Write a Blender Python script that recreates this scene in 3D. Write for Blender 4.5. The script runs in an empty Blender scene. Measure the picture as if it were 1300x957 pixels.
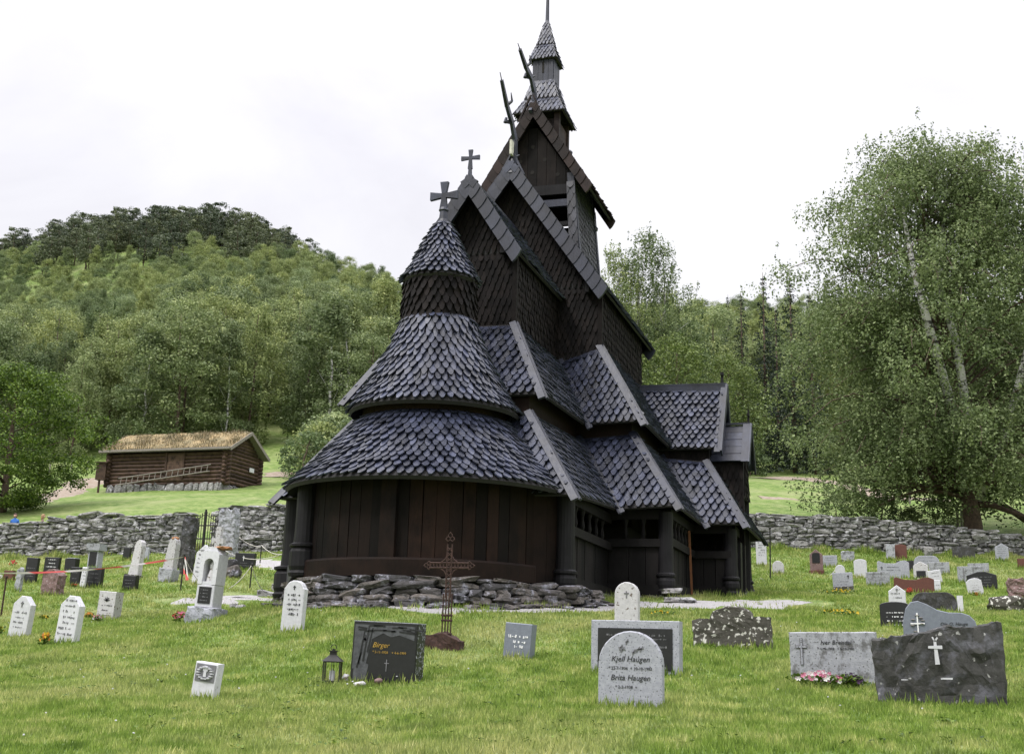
import bpy, bmesh, math, random
import numpy as np
from math import sin, cos, pi, radians, sqrt, atan2
from mathutils import Vector, Matrix
SKYZ = 24.
random.seed(7); rng = np.random.default_rng(11)
scene = bpy.context.scene
C = scene.collection

# ---------------------------------------------------------------- camera
CF, CP, CPSI, CROLL = 1550.0, .2547, .303, .0285
CAMZ = 1.6
Fv = Vector((-sin(CPSI)*cos(CP), cos(CPSI)*cos(CP), sin(CP)))
R0 = Vector((cos(CPSI), sin(CPSI), 0)); U0 = R0.cross(Fv)
Rv = R0*cos(CROLL)+U0*sin(CROLL); Uv = U0*cos(CROLL)-R0*sin(CROLL)
cam = bpy.data.objects.new('camera', bpy.data.cameras.new('camera'))
C.objects.link(cam); scene.camera = cam
M = Matrix((Rv, Uv, -Fv)).transposed().to_4x4(); M.translation = (0, 0, CAMZ)
cam.matrix_world = M
cam.data.sensor_width = 36; cam.data.sensor_fit = 'HORIZONTAL'
cam.data.lens = 36*CF/1300; cam.data.shift_y = -45/1300
cam.data.clip_end = 4000; cam.data.clip_start = .1
scene.render.resolution_x = 1024; scene.render.resolution_y = 753

def ray(x, y): return Fv+Rv*((x-650)/CF)-Uv*((y-433.5)/CF)
def atw(x, y, w): return Vector((0, 0, CAMZ))+ray(x, y)*w

# ---------------------------------------------------------------- materials
def newmat(name):
    m = bpy.data.materials.new(name); m.use_nodes = True
    nt = m.node_tree; nt.nodes.clear()
    out = nt.nodes.new('ShaderNodeOutputMaterial'); b = nt.nodes.new('ShaderNodeBsdfPrincipled')
    nt.links.new(b.outputs[0], out.inputs[0])
    return m, nt, b, out
def ramp(nt, fac, stops):
    r = nt.nodes.new('ShaderNodeValToRGB'); e = r.color_ramp.elements
    while len(e) < len(stops): e.new(.5)
    for i, (p, c) in enumerate(stops): e[i].position = p; e[i].color = (*c, 1) if len(c) == 3 else c
    nt.links.new(fac, r.inputs[0]); return r.outputs[0]
def noise(nt, scale, detail=4, rough=.6, vec=None, dist=0.):
    n = nt.nodes.new('ShaderNodeTexNoise'); n.inputs['Scale'].default_value = scale
    n.inputs['Detail'].default_value = detail; n.inputs['Roughness'].default_value = rough
    n.inputs['Distortion'].default_value = dist
    if vec is None:
        t = nt.nodes.new('ShaderNodeTexCoord'); vec = t.outputs['Object']
    nt.links.new(vec, n.inputs['Vector']); return n.outputs['Fac']
def mapping(nt, scale, rot=(0, 0, 0)):
    t = nt.nodes.new('ShaderNodeTexCoord'); m = nt.nodes.new('ShaderNodeMapping')
    m.inputs['Scale'].default_value = scale; m.inputs['Rotation'].default_value = rot
    nt.links.new(t.outputs['Object'], m.inputs[0]); return m.outputs[0]
def mix(nt, a, b, fac, mode='MIX'):
    m = nt.nodes.new('ShaderNodeMix'); m.data_type = 'RGBA'; m.blend_type = mode
    for s, v in ((m.inputs[0], fac), (m.inputs[6], a), (m.inputs[7], b)):
        if isinstance(v, (int, float)): s.default_value = v
        elif isinstance(v, tuple): s.default_value = (*v, 1)
        else: nt.links.new(v, s)
    return m.outputs[2]
def bump(nt, b, h, strength=.4, dist=.02):
    n = nt.nodes.new('ShaderNodeBump'); n.inputs['Strength'].default_value = strength
    n.inputs['Distance'].default_value = dist
    nt.links.new(h, n.inputs['Height']); nt.links.new(n.outputs[0], b.inputs['Normal'])
def island(nt):
    g = nt.nodes.new('ShaderNodeNewGeometry'); return g.outputs['Random Per Island']
def objrand(nt):
    g = nt.nodes.new('ShaderNodeObjectInfo'); return g.outputs['Random']
def setrough(b, r, spec=.5):
    b.inputs['Roughness'].default_value = r; b.inputs['Specular IOR Level'].default_value = spec
def rough_from(nt, b, fac, lo, hi):
    m = nt.nodes.new('ShaderNodeMapRange'); m.inputs['To Min'].default_value = lo; m.inputs['To Max'].default_value = hi
    nt.links.new(fac, m.inputs[0]); nt.links.new(m.outputs[0], b.inputs['Roughness'])

def tar_mat(name, dark, light, rough=(.35, .6), scale=3., grain=(14, 14, 1.5), spec=.5, bumps=.5):
    m, nt, b, o = newmat(name)
    isl = island(nt)
    c = ramp(nt, isl, [(0, dark), (.6, tuple((d+l)/2 for d, l in zip(dark, light))), (1, light)])
    n = noise(nt, scale, 5)
    c = mix(nt, c, tuple(x*.55 for x in dark), ramp(nt, n, [(.45, (0, 0, 0)), (.72, (1, 1, 1))]))
    g = noise(nt, 1., 4, .65, mapping(nt, grain))
    c = mix(nt, c, (.55, .55, .55), ramp(nt, g, [(.35, (.6,)*3), (.7, (0,)*3)]), 'MULTIPLY')
    nt.links.new(c, b.inputs['Base Color'])
    rough_from(nt, b, g, *rough); b.inputs['Specular IOR Level'].default_value = spec
    bump(nt, b, g, bumps, .012)
    return m
def stone_mat(name, base, alt, spots=None, spotscale=40, thr=.62, rough=.8, bumpst=.3, bscale=25, big=None, bigscale=4, spec=.4):
    m, nt, b, o = newmat(name)
    n = noise(nt, 18, 8, .7)
    c = ramp(nt, n, [(.3, base), (.7, alt)])
    if big: c = mix(nt, c, big, ramp(nt, noise(nt, bigscale, 6, .65), [(.5, (0,)*3), (.62, (1,)*3)]))
    if spots:
        s = noise(nt, spotscale, 3, .5)
        c = mix(nt, c, spots, ramp(nt, s, [(thr, (0,)*3), (thr+.05, (1,)*3)]))
    c = mix(nt, c, (.8, .8, .8), objrand(nt), 'MULTIPLY')
    nt.links.new(c, b.inputs['Base Color']); setrough(b, rough, spec)
    bump(nt, b, noise(nt, bscale, 8, .7), bumpst, .02)
    return m
def flat_mat(name, col, rough=.6, var=.25, metallic=0., scale=12, bumpst=.15):
    m, nt, b, o = newmat(name)
    c = ramp(nt, noise(nt, scale, 5), [(.3, tuple(x*(1-var) for x in col)), (.7, tuple(min(1, x*(1+var)) for x in col))])
    nt.links.new(c, b.inputs['Base Color']); setrough(b, rough); b.inputs['Metallic'].default_value = metallic
    bump(nt, b, noise(nt, scale*3, 5), bumpst, .01)
    return m

MT = {}
MT['shingle'] = tar_mat('tarred roof shingles', (.013, .016, .029), (.052, .061, .106), (.3, .5), bumps=.9)
MT['shingle_wall'] = tar_mat('tarred wall shingles', (.006, .005, .005), (.019, .0145, .0135), (.55, .85), spec=.12)
MT['shingle_side'] = tar_mat('weathered wall shingles', (.03, .031, .04), (.075, .078, .1), (.45, .7))
MT['shingle_brown'] = tar_mat('brown tower shingles', (.012, .008, .007), (.048, .03, .026), (.5, .8), spec=.2)
MT['board'] = tar_mat('tarred boards', (.011, .013, .024), (.037, .044, .076), (.35, .6), scale=2.5)
MT['underlay'] = flat_mat('roof boarding', (.012, .011, .012), .8)
MT['plank'] = tar_mat('tarred wall planks', (.006, .0045, .004), (.026, .0135, .0095), (.55, .85), scale=1.5, grain=(20, 20, .8), spec=.12, bumps=.6)
MT['plank_dark'] = tar_mat('black gallery planks', (.0055, .0052, .0055), (.017, .0145, .0145), (.55, .85), scale=1.5, grain=(20, 20, .8), spec=.15, bumps=.6)
MT['plank_skylit'] = tar_mat('skylight-tinted wall planks', (.03, .03, .034), (.06, .06, .07), (.45, .7), scale=1.5, grain=(20, 20, .8), bumps=.5)  # lighter, bluish plank tone: skylight from the left painted into the colour
MT['column'] = tar_mat('tarred columns', (.009, .0085, .0095), (.018, .017, .02), (.45, .7), scale=2, grain=(25, 25, .8), spec=.18)
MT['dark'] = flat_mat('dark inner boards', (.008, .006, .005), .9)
MT['pale_wood'] = flat_mat('unpainted mending wood', (.45, .44, .38), .7)
MT['orange_wood'] = flat_mat('orange pole wood', (.16, .06, .02), .6)

MT['marble'] = stone_mat('white marble', (.66, .66, .7), (.5, .5, .54), (.22, .22, .22), 30, .66, .6, .15)
MT['marble2'] = stone_mat('lichened white stone', (.62, .61, .62), (.45, .44, .46), (.16, .13, .11), 22, .6, .75, .3)
MT['granite'] = stone_mat('light grey granite', (.42, .43, .48), (.27, .28, .32), (.09, .09, .1), 60, .6, .7, .2)
MT['granite2'] = stone_mat('streaked grey granite', (.42, .43, .46), (.26, .27, .3), (.07, .07, .07), 50, .6, .8, .3, big=(.13, .13, .13), bigscale=7)
MT['bluegrey'] = stone_mat('blue grey granite', (.13, .145, .18), (.19, .21, .25), (.35, .36, .4), 90, .66, .5, .1)
MT['black'] = stone_mat('polished black granite', (.012, .012, .013), (.022, .022, .024), (.18, .18, .18), 120, .72, .3, .05, spec=.4)
MT['red'] = stone_mat('red brown granite', (.1, .035, .025), (.15, .055, .04), (.03, .02, .02), 90, .6, .6, .1)
MT['pink'] = stone_mat('rough pink granite', (.26, .17, .16), (.15, .1, .1), (.4, .36, .36), 30, .62, .9, .9, 12)
MT['lichen'] = stone_mat('lichen covered stone', (.045, .042, .036), (.09, .085, .07), (.55, .54, .5), 16, .57, .95, .8, 14)
MT['schist'] = stone_mat('rough dark schist', (.02, .02, .018), (.055, .054, .05), (.34, .34, .33), 14, .66, .75, 1., 9, big=(.1, .1, .115), bigscale=5)
MT['wallrock'] = None
MT['ink'] = flat_mat('black inscription paint', (.025, .025, .03), .6)
MT['gold'] = flat_mat('gilt lettering', (.6, .4, .08), .4, metallic=.3)
MT['whitepaint'] = flat_mat('white inscription paint', (.7, .7, .72), .6)
MT['grooves'] = flat_mat('engraved grey lines', (.14, .14, .15), .8)
MT['rust'] = flat_mat('rusted iron', (.042, .021, .016), .9, .5, .1, 30, .5)
MT['iron'] = flat_mat('dark iron', (.02, .019, .018), .6, .3, .3)
MT['rope'] = flat_mat('pale chain', (.42, .4, .36), .8)
MT['orangelichen'] = flat_mat('orange lichen', (.3, .14, .06), .9)

def rock_mat(name, a, b2, white=(.42, .43, .45), dark=(.03, .03, .028)):
    m, nt, b, o = newmat(name)
    c = ramp(nt, island(nt), [(0, a), (.5, tuple((x+y)/2 for x, y in zip(a, b2))), (1, b2)])
    c = mix(nt, c, white, ramp(nt, noise(nt, 5, 7, .7), [(.52, (0,)*3), (.64, (.85,)*3)]))
    c = mix(nt, c, dark, ramp(nt, noise(nt, 9, 7, .7, mapping(nt, (1, 1, 1.7))), [(.52, (0,)*3), (.62, (.9,)*3)]))
    nt.links.new(c, b.inputs['Base Color']); setrough(b, .9, .3)
    bump(nt, b, noise(nt, 16, 8, .7), .8, .03)
    return m
MT['wallrock'] = rock_mat('dry stone wall rock', (.1, .1, .1), (.27, .265, .255), (.5, .5, .52))
MT['foundrock'] = rock_mat('foundation rock', (.04, .04, .045), (.13, .115, .105), (.34, .34, .4))
MT['slab'] = rock_mat('grey slab', (.16, .15, .16), (.3, .29, .29))

def grass_mat(name, blades=False):
    m, nt, b, o = newmat(name)
    n1 = noise(nt, .35, 5, .6); n2 = noise(nt, 2.6, 6, .7); n3 = noise(nt, 30, 4, .7)
    c = ramp(nt, n2, [(.3, (.09, .155, .025)), (.48, (.195, .29, .055)), (.66, (.4, .43, .16))])
    c = mix(nt, c, (.42, .42, .19), ramp(nt, n1, [(.48, (0,)*3), (.66, (.65,)*3)]))
    c = mix(nt, c, (.55, .54, .38) if blades else (.42, .43, .25), ramp(nt, n3, [(.6, (0,)*3), (.75, (.5,)*3)]))
    if blades:
        c = mix(nt, c, ramp(nt, island(nt), [(0, (.55, .6, .5)), (.5, (1, 1, 1)), (.85, (1.2, 1.15, 1.)), (1, (1.9, 1.7, 2.2))]), 1., 'MULTIPLY')
    if not blades: c = mix(nt, c, (.58, .62, .62), 1., 'MULTIPLY')
    nt.links.new(c, b.inputs['Base Color']); setrough(b, .8, .2)
    if not blades: bump(nt, b, n3, .8, .04)
    else:
        t = nt.nodes.new('ShaderNodeBsdfTranslucent'); nt.links.new(c, t.inputs[0])
        ms = nt.nodes.new('ShaderNodeMixShader'); ms.inputs[0].default_value = .5
        nt.links.new(b.outputs[0], ms.inputs[1]); nt.links.new(t.outputs[0], ms.inputs[2]); nt.links.new(ms.outputs[0], o.inputs[0])
    return m
MT['ground'] = grass_mat('meadow ground'); MT['grass'] = grass_mat('grass blades', True)
def leaf_mat(name, a, b2, c3, trans=.35, nscale=.9, tint=True):
    m, nt, b, o = newmat(name)
    c = ramp(nt, island(nt), [(0, a), (.6, b2), (1, c3)])
    c = mix(nt, c, ramp(nt, noise(nt, nscale, 4), [(.35, (.62, .66, .6)), (.65, (1.25, 1.2, 1.15))]), 1., 'MULTIPLY')
    if tint: c = mix(nt, c, ramp(nt, objrand(nt), [(0, (.55, .66, .6)), (.3, (.85, .9, .9)), (.55, (1.25, 1.25, 1.1)), (.8, (1.4, 1.34, 1.05)), (1, (1.3, 1.35, 1.5))]), 1., 'MULTIPLY')
    nt.links.new(c, b.inputs['Base Color']); setrough(b, .6, .3)
    t = nt.nodes.new('ShaderNodeBsdfTranslucent'); nt.links.new(c, t.inputs[0])
    ms = nt.nodes.new('ShaderNodeMixShader'); ms.inputs[0].default_value = trans
    nt.links.new(b.outputs[0], ms.inputs[1]); nt.links.new(t.outputs[0], ms.inputs[2]); nt.links.new(ms.outputs[0], o.inputs[0])
    return m
MT['birchleaf'] = leaf_mat('birch leaves', (.08, .115, .045), (.155, .205, .085), (.28, .34, .17), .35, .7, False)
MT['greenleaf'] = leaf_mat('bright green leaves', (.035, .07, .01), (.085, .145, .018), (.18, .26, .045), .3, .8, False)
MT['hillleaf'] = leaf_mat('hillside leaves', (.1, .135, .055), (.185, .23, .1), (.32, .36, .19))
MT['limeleaf'] = leaf_mat('yellow green leaves', (.06, .095, .022), (.125, .175, .045), (.21, .26, .09), .3, .8, False)
MT['pineleaf'] = leaf_mat('pine needles', (.055, .072, .045), (.09, .112, .068), (.14, .16, .1), .2)
MT['spruceleaf'] = leaf_mat('spruce needles', (.016, .028, .018), (.027, .042, .026), (.045, .062, .04), .15)
MT['turf'] = leaf_mat('dry roof turf', (.09, .085, .035), (.21, .16, .09), (.4, .31, .23), .15, 1.2)
MT['bark'] = flat_mat('brown bark', (.09, .06, .045), .9, .5, 0, 10, .8)
m, nt, b, o = newmat('birch bark')
nt.links.new(mix(nt, ramp(nt, noise(nt, 3, 5, .7), [(.4, (.42, .41, .4)), (.7, (.6, .59, .57))]), (.03, .028, .026),
    ramp(nt, noise(nt, 1., 5, .6, mapping(nt, (3, 3, 7))), [(.5, (0,)*3), (.58, (1,)*3)])), b.inputs['Base Color']); setrough(b, .8)
MT['birchbark'] = m
MT['log'] = tar_mat('brown log', (.035, .02, .014), (.12, .075, .052), (.6, .85), scale=4, grain=(2, 2, 30), spec=.25)
MT['plankend'] = flat_mat('grey weathered wood', (.2, .18, .16), .85)

# ---------------------------------------------------------------- mesh helpers
class MB:
    def __init__(s): s.v = []; s.f = []
    def add(s, vs, fs):
        n = len(s.v); s.v += [tuple(v) for v in vs]; s.f += [tuple(i+n for i in f) for f in fs]; return s
    def box(s, cx, cy, cz, sx, sy, sz, rot=None):
        vs = [Vector((x*sx/2, y*sy/2, z*sz/2)) for x in (-1, 1) for y in (-1, 1) for z in (-1, 1)]
        if rot is not None: vs = [rot @ v for v in vs]
        vs = [v+Vector((cx, cy, cz)) for v in vs]
        return s.add(vs, [(0, 1, 3, 2), (4, 6, 7, 5), (0, 4, 5, 1), (2, 3, 7, 6), (0, 2, 6, 4), (1, 5, 7, 3)])
    def bar(s, p, q, w, h, up=(0, 0, 1), w2=None, h2=None):
        p = Vector(p); q = Vector(q); d = (q-p).normalized(); u = Vector(up)
        if abs(d.dot(u)) > .98: u = Vector((0, 1, 0))
        a = d.cross(u).normalized(); n = a.cross(d).normalized()
        w2 = w if w2 is None else w2; h2 = h if h2 is None else h2
        vs = [p+a*x*w/2+n*y*h/2 for x, y in ((-1, -1), (1, -1), (1, 1), (-1, 1))]+[q+a*x*w2/2+n*y*h2/2 for x, y in ((-1, -1), (1, -1), (1, 1), (-1, 1))]
        return s.add(vs, [(3, 2, 1, 0), (4, 5, 6, 7)]+[(i, (i+1) % 4, (i+1) % 4+4, i+4) for i in range(4)])
    def tube(s, pts, rad, n=8, cap=True):
        pts = [Vector(p) for p in pts]; rings = []
        if not hasattr(rad, '__len__'): rad = [rad]*len(pts)
        prev = None
        for i, p in enumerate(pts):
            d = (pts[min(i+1, len(pts)-1)]-pts[max(i-1, 0)]).normalized()
            a = d.orthogonal().normalized() if prev is None else (prev-d*prev.dot(d)).normalized()
            prev = a; b = d.cross(a)
            rings += [p+(a*cos(t)+b*sin(t))*rad[i] for t in [2*pi*k/n for k in range(n)]]
        fs = [(i*n+k, i*n+(k+1) % n, (i+1)*n+(k+1) % n, (i+1)*n+k) for i in range(len(pts)-1) for k in range(n)]
        if cap: fs += [tuple(range(n-1, -1, -1)), tuple((len(pts)-1)*n+k for k in range(n))]
        return s.add(rings, fs)
    def lathe(s, c, prof, n=16):
        c = Vector(c); vs = [c+Vector((r*cos(2*pi*k/n), r*sin(2*pi*k/n), z)) for r, z in prof for k in range(n)]
        fs = [(i*n+k, i*n+(k+1) % n, (i+1)*n+(k+1) % n, (i+1)*n+k) for i in range(len(prof)-1) for k in range(n)]
        fs += [tuple(range(n-1, -1, -1)), tuple((len(prof)-1)*n+k for k in range(n))]
        return s.add(vs, fs)
    def prism(s, pts2, y0, y1, bev=0., fn=None):
        """outline in x,z extruded y0 (front) .. y1 (back)"""
        n = len(pts2); cxx = sum(p[0] for p in pts2)/n; czz = sum(p[1] for p in pts2)/n
        def ins(p, b):
            dx = p[0]-cxx; dz = p[1]-czz; L = max(1e-6, sqrt(dx*dx+dz*dz)); return (p[0]-dx/L*b, p[1]-dz/L*b)
        rings = [([ins(p, bev) for p in pts2], y0), (pts2, y0+bev), (pts2, y1-bev), ([ins(p, bev) for p in pts2], y1)] if bev else [(pts2, y0), (pts2, y1)]
        vs = [(p[0], y, p[1]) for r, y in rings for p in r]; k = len(rings)
        fs = [tuple(range(n)), tuple((k-1)*n+i for i in range(n-1, -1, -1))]
        fs += [(i*n+j, (i+1)*n+j, (i+1)*n+(j+1) % n, i*n+(j+1) % n) for i in range(k-1) for j in range(n)]
        return s.add(vs, fs)
    def rock(s, c, sz, seed=None, rot=0, flat=.35, sub=2):
        r = random.Random(seed if seed is not None else random.random())
        c = Vector(c); base = rock_base(sub)
        ph = [r.uniform(0, 9) for _ in range(6)]; Rm = Matrix.Rotation(rot, 3, 'Z') @ Matrix.Rotation(r.uniform(-.12, .12), 3, 'Y')
        vs = []
        for v in base[0]:
            # superellipsoid-ish box
            q = Vector([math.copysign(abs(t)**flat, t) for t in v])
            k = 1+.1*sin(3*q.x+ph[0])+.09*sin(4*q.y+ph[1]+2*q.z)+.09*sin(5*q.z+ph[2]+q.x*2)+r.uniform(-.07, .07)
            q = Vector((q.x*sz[0]/2, q.y*sz[1]/2, q.z*sz[2]/2))*k
            vs.append(Rm @ q+c)
        return s.add(vs, base[1])
    def mesh(s, name, smooth=False):
        me = bpy.data.meshes.new(name); me.from_pydata(s.v, [], s.f); me.validate()
        if smooth: me.shade_smooth()
        return me
    def build(s, name, mat, parent=None, smooth=False, recalc=True):
        me = s.mesh(name, smooth)
        if recalc:
            bm = bmesh.new(); bm.from_mesh(me); bmesh.ops.recalc_face_normals(bm, faces=bm.faces); bm.to_mesh(me); bm.free()
            if smooth: me.shade_smooth()
        if mat is not None: me.materials.append(MT[mat] if isinstance(mat, str) else mat)
        ob = bpy.data.objects.new(name, me); C.objects.link(ob)
        if parent is not None: ob.parent = parent
        return ob
_rb = {}
def rock_base(sub):
    if sub not in _rb:
        bm = bmesh.new(); bmesh.ops.create_icosphere(bm, subdivisions=sub, radius=1.)
        _rb[sub] = ([v.co.copy() for v in bm.verts], [tuple(v.index for v in f.verts) for f in bm.faces]); bm.free()
    return _rb[sub]
def tag(o, label=None, cat=None, group=None, kind=None):
    if label: o['label'] = label
    if cat: o['category'] = cat
    if group: o['group'] = group
    if kind: o['kind'] = kind
    return o
def empty(name, loc, rz=0., rx=0., ry=0.):
    o = bpy.data.objects.new(name, None); C.objects.link(o); o.location = loc; o.rotation_euler = (rx, ry, rz)
    o.empty_display_size = .2; return o
def copy_tree(o, parent=None):
    c = o.copy(); C.objects.link(c)
    if parent is not None: c.parent = parent
    for ch in list(o.children): copy_tree(ch, c)
    return c

# ---------------------------------------------------------------- terrain
CX = -7.655
cps = []
def cpw(x, y, z): cps.append((x, y, z))
def cpp(px, py, w): v = atw(px, py, w); cps.append(tuple(v))
for q in ((0, 0, .4), (0, 6, .85), (-12, 0, .35), (12, 0, .4), (0, -15, -.8), (-25, -10, -.8), (25, -10, -.5), (-25, 8, .8), (15, 10, 1.4),
          (-60, 0, .3), (60, 0, 1.5), (0, -60, -3), (-60, -50, -4), (60, -50, -3), (150, 0, 8), (-150, 0, 6), (0, -200, -4), (200, -150, -2), (-200, -150, -2)): cpw(*q)
for q in ((368, 803, 17.5), (560, 808, 15.3), (657, 835, 14.6), (485, 866, 12.6), (810, 855, 12.9), (930, 822, 15), (1060, 865, 12.4), (1195, 875, 12.2),
          (1200, 818, 16), (1138, 796, 19), (1188, 775, 23), (1240, 755, 28), (1071, 752, 28), (1037, 729, 34), (1273, 711, 38), (985, 770, 23),
          (20, 810, 20), (80, 817, 19), (137, 787, 23.5), (262, 790, 23), (60, 755, 28.5), (116, 745, 30), (167, 735, 32), (209, 739, 31), (310, 723, 34), (260, 860, 13.5),
          (20, 702, 43), (140, 700, 42), (235, 700, 41), (320, 698, 40), (965, 692, 41), (1100, 700, 41), (1240, 704, 41), (1300, 705, 41), (1420, 712, 40), (-120, 712, 42),
          (130, 629, 64), (235, 624, 63), (340, 622, 64), (60, 640, 58), (360, 592, 76), (20, 618, 72), (100, 598, 80), (-100, 610, 75), (200, 650, 51),
          (970, 645, 52), (1000, 612, 66), (960, 604, 78), (1150, 640, 58), (1300, 640, 56), (1250, 620, 70), (1450, 620, 65),
          (0, 565, 92), (200, 560, 92), (400, 555, 92), (560, 560, 92), (800, 575, 90), (1000, 585, 88), (1300, 590, 85), (1500, 590, 85),
          (-200, 480, 140), (0, 455, 140), (200, 440, 140), (400, 450, 140), (550, 480, 135), (800, 510, 120), (1000, 520, 120), (1300, 520, 120), (1600, 520, 120),
          (-300, 400, 200), (0, 395, 200), (200, 365, 195), (330, 365, 195), (430, 398, 190), (540, 425, 190), (800, 468, 165), (1000, 465, 165), (1300, 470, 165),
          (-350, 410, 260), (-100, 388, 260), (0, 366, 255), (60, 352, 252), (100, 338, 250), (190, 310, 240), (300, 308, 235), (350, 336, 235), (400, 366, 235), (450, 382, 240), (520, 396, 240),
          (620, 410, 240), (800, 425, 220), (1000, 425, 220), (1300, 430, 220), (1650, 430, 220)): cpp(*q)
for q in ((-2.6, 18.5, 2.12), (-5.2, 20.2, 2.45), (CX, 17.4, 2.40), (CX-2.8, 19, 2.38), (CX, 24, 2.75), (CX-5, 25, 2.6), (-3.9, 23, 2.8), (-3., 26, 3.02), (-2.9, 29, 3.25), (CX, 31, 3.4), (CX-5, 31, 3.3)): cpw(*q)
az0 = math.atan2(-Fv.x, Fv.y)
for a in (-60, -30, -10, 10, 30, 60):
    t = az0+radians(a); cpw(-sin(t)*330, cos(t)*330, 45)
P = np.array(cps); NP_ = len(P)
def tk(r2): return np.where(r2 > 0, .5*r2*np.log(np.maximum(r2, 1e-12)), 0)
SC = 50.
Q = P[:, :2]/SC
D2 = ((Q[:, None]-Q[None])**2).sum(-1)
K = tk(D2)+np.eye(NP_)*.002
# softer fit far away, exact near
K += np.diag(np.clip((np.hypot(P[:, 0], P[:, 1])-60)/200, 0, 1)*.05)
Pm = np.hstack([np.ones((NP_, 1)), Q])
A = np.block([[K, Pm], [Pm.T, np.zeros((3, 3))]])
sol = np.linalg.solve(A, np.concatenate([P[:, 2], np.zeros(3)])); Wt, At = sol[:NP_], sol[NP_:]
def terr(x, y):
    x = np.atleast_1d(np.asarray(x, float)).copy(); y = np.atleast_1d(np.asarray(y, float)).copy()
    r = np.hypot(x, y); k = np.where(r > 330, 330/np.maximum(r, 1e-6), 1.); x0, y0 = x, y; x = x*k; y = y*k
    out = np.empty(len(x))
    for i in range(0, len(x), 20000):
        q = np.stack([x[i:i+20000], y[i:i+20000]], 1)/SC
        d2 = ((q[:, None]-Q[None])**2).sum(-1); out[i:i+20000] = tk(d2) @ Wt+At[0]+q @ At[1:]
    amp = np.clip((r-5)/20, 0, 1)
    out += amp*(.03*np.sin(x*1.3+.4*np.sin(y*.9))*np.cos(y*1.1)+.018*np.sin(x*2.9+y*1.7)*np.sin(y*2.3-x))
    far = np.clip((r-90)/60, 0, 1)
    return out+far*(.8*np.sin(x*.11)*np.cos(y*.13))
def gz(x, y): return float(terr([x], [y])[0])
def spot(px, py, w0=6., w1=330.):
    d = ray(px, py); ws = np.geomspace(w0, w1, 1200)
    z = CAMZ+ws*d.z; t = terr(ws*d.x, ws*d.y); i = np.argmax(z < t)
    if not (z < t).any(): i = len(ws)-1
    w = ws[i]; return Vector((w*d.x, w*d.y, float(t[i]))), float(w)
def build_terrain():
    rs = np.concatenate([[0.], np.geomspace(1.5, 45, 110), np.geomspace(46, 330, 110), [400, 600, 1000, 1800]])
    na = 520; az = np.linspace(0, 2*pi, na, endpoint=False)
    # finer azimuth in view
    xs = np.outer(rs, np.sin(az)).ravel(); ys = np.outer(rs, np.cos(az)).ravel()
    zs = terr(xs, ys); nr = len(rs)
    i, j = np.meshgrid(np.arange(nr-1), np.arange(na), indexing='ij')
    f = np.stack([i*na+j, i*na+(j+1) % na, (i+1)*na+(j+1) % na, (i+1)*na+j], -1).reshape(-1, 4)[na:]
    me = bpy.data.meshes.new('ground')
    vs = np.stack([xs, ys, zs], 1)
    me.from_pydata(vs.tolist(), [], f[:, ::-1].tolist()+[tuple(na+k for k in range(na-1, -1, -1))]); me.shade_smooth()
    me.materials.append(MT['ground'])
    o = bpy.data.objects.new('ground', me); C.objects.link(o); tag(o, 'sloping grassy churchyard ground rising into the hillside', kind='structure')
build_terrain()
# ---------------------------------------------------------------- church
church = empty('stave_church', (CX, 24., 2.5))
tag(church, 'black tarred wooden stave church with tiered shingle roofs, crosses and dragon heads', 'church')
CI = Matrix.Translation((-CX, -24., -2.5))
def cbuild(mb, name, mat, parent=None, smooth=False, recalc=True):
    """church geometry is written in church coordinates x (from its axis), y, z world"""
    o = mb.build(name, mat, parent or church, smooth, recalc)
    if (parent or church) is church: o.matrix_parent_inverse = Matrix.Identity(4)
    o.data.transform(Matrix.Translation((0, -24., -2.5)))
    return o
def V(*a): return Vector(a)
def shingle(mb, P0, u, v, n, w, L, th, clampf=None, tip=.32, jit=1.):
    """pointed shingle: P0 tip point, u sideways, v up the slope, n outwards"""
    tp = L*tip*random.uniform(.8, 1.15)
    out = [(0, 0), (.12*w, tp*.05), (.23*w, tp*.25), (.36*w, tp*.62), (.44*w, tp*1.), (.42*w, L), (-.42*w, L), (-.44*w, tp*1.), (-.36*w, tp*.62), (-.23*w, tp*.25), (-.12*w, tp*.05)]
    a = random.uniform(-.05, .05)*jit; lift = th*random.uniform(1.6, 3.6)
    pts = []; bot = []
    for x, y in out:
        xx = x*cos(a)-y*sin(a); yy = y+x*sin(a)
        p, ok = P0(xx, yy)
        h = lift*(1-y/L)+th*.2
        pts.append(p+n*h); bot.append(p+n*(h-th))
    m = len(out)
    fs = [tuple(range(m))]+[(i, i+m, (i+1) % m+m, (i+1) % m) for i in range(m)]
    mb.add(pts+bot, fs)
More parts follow.
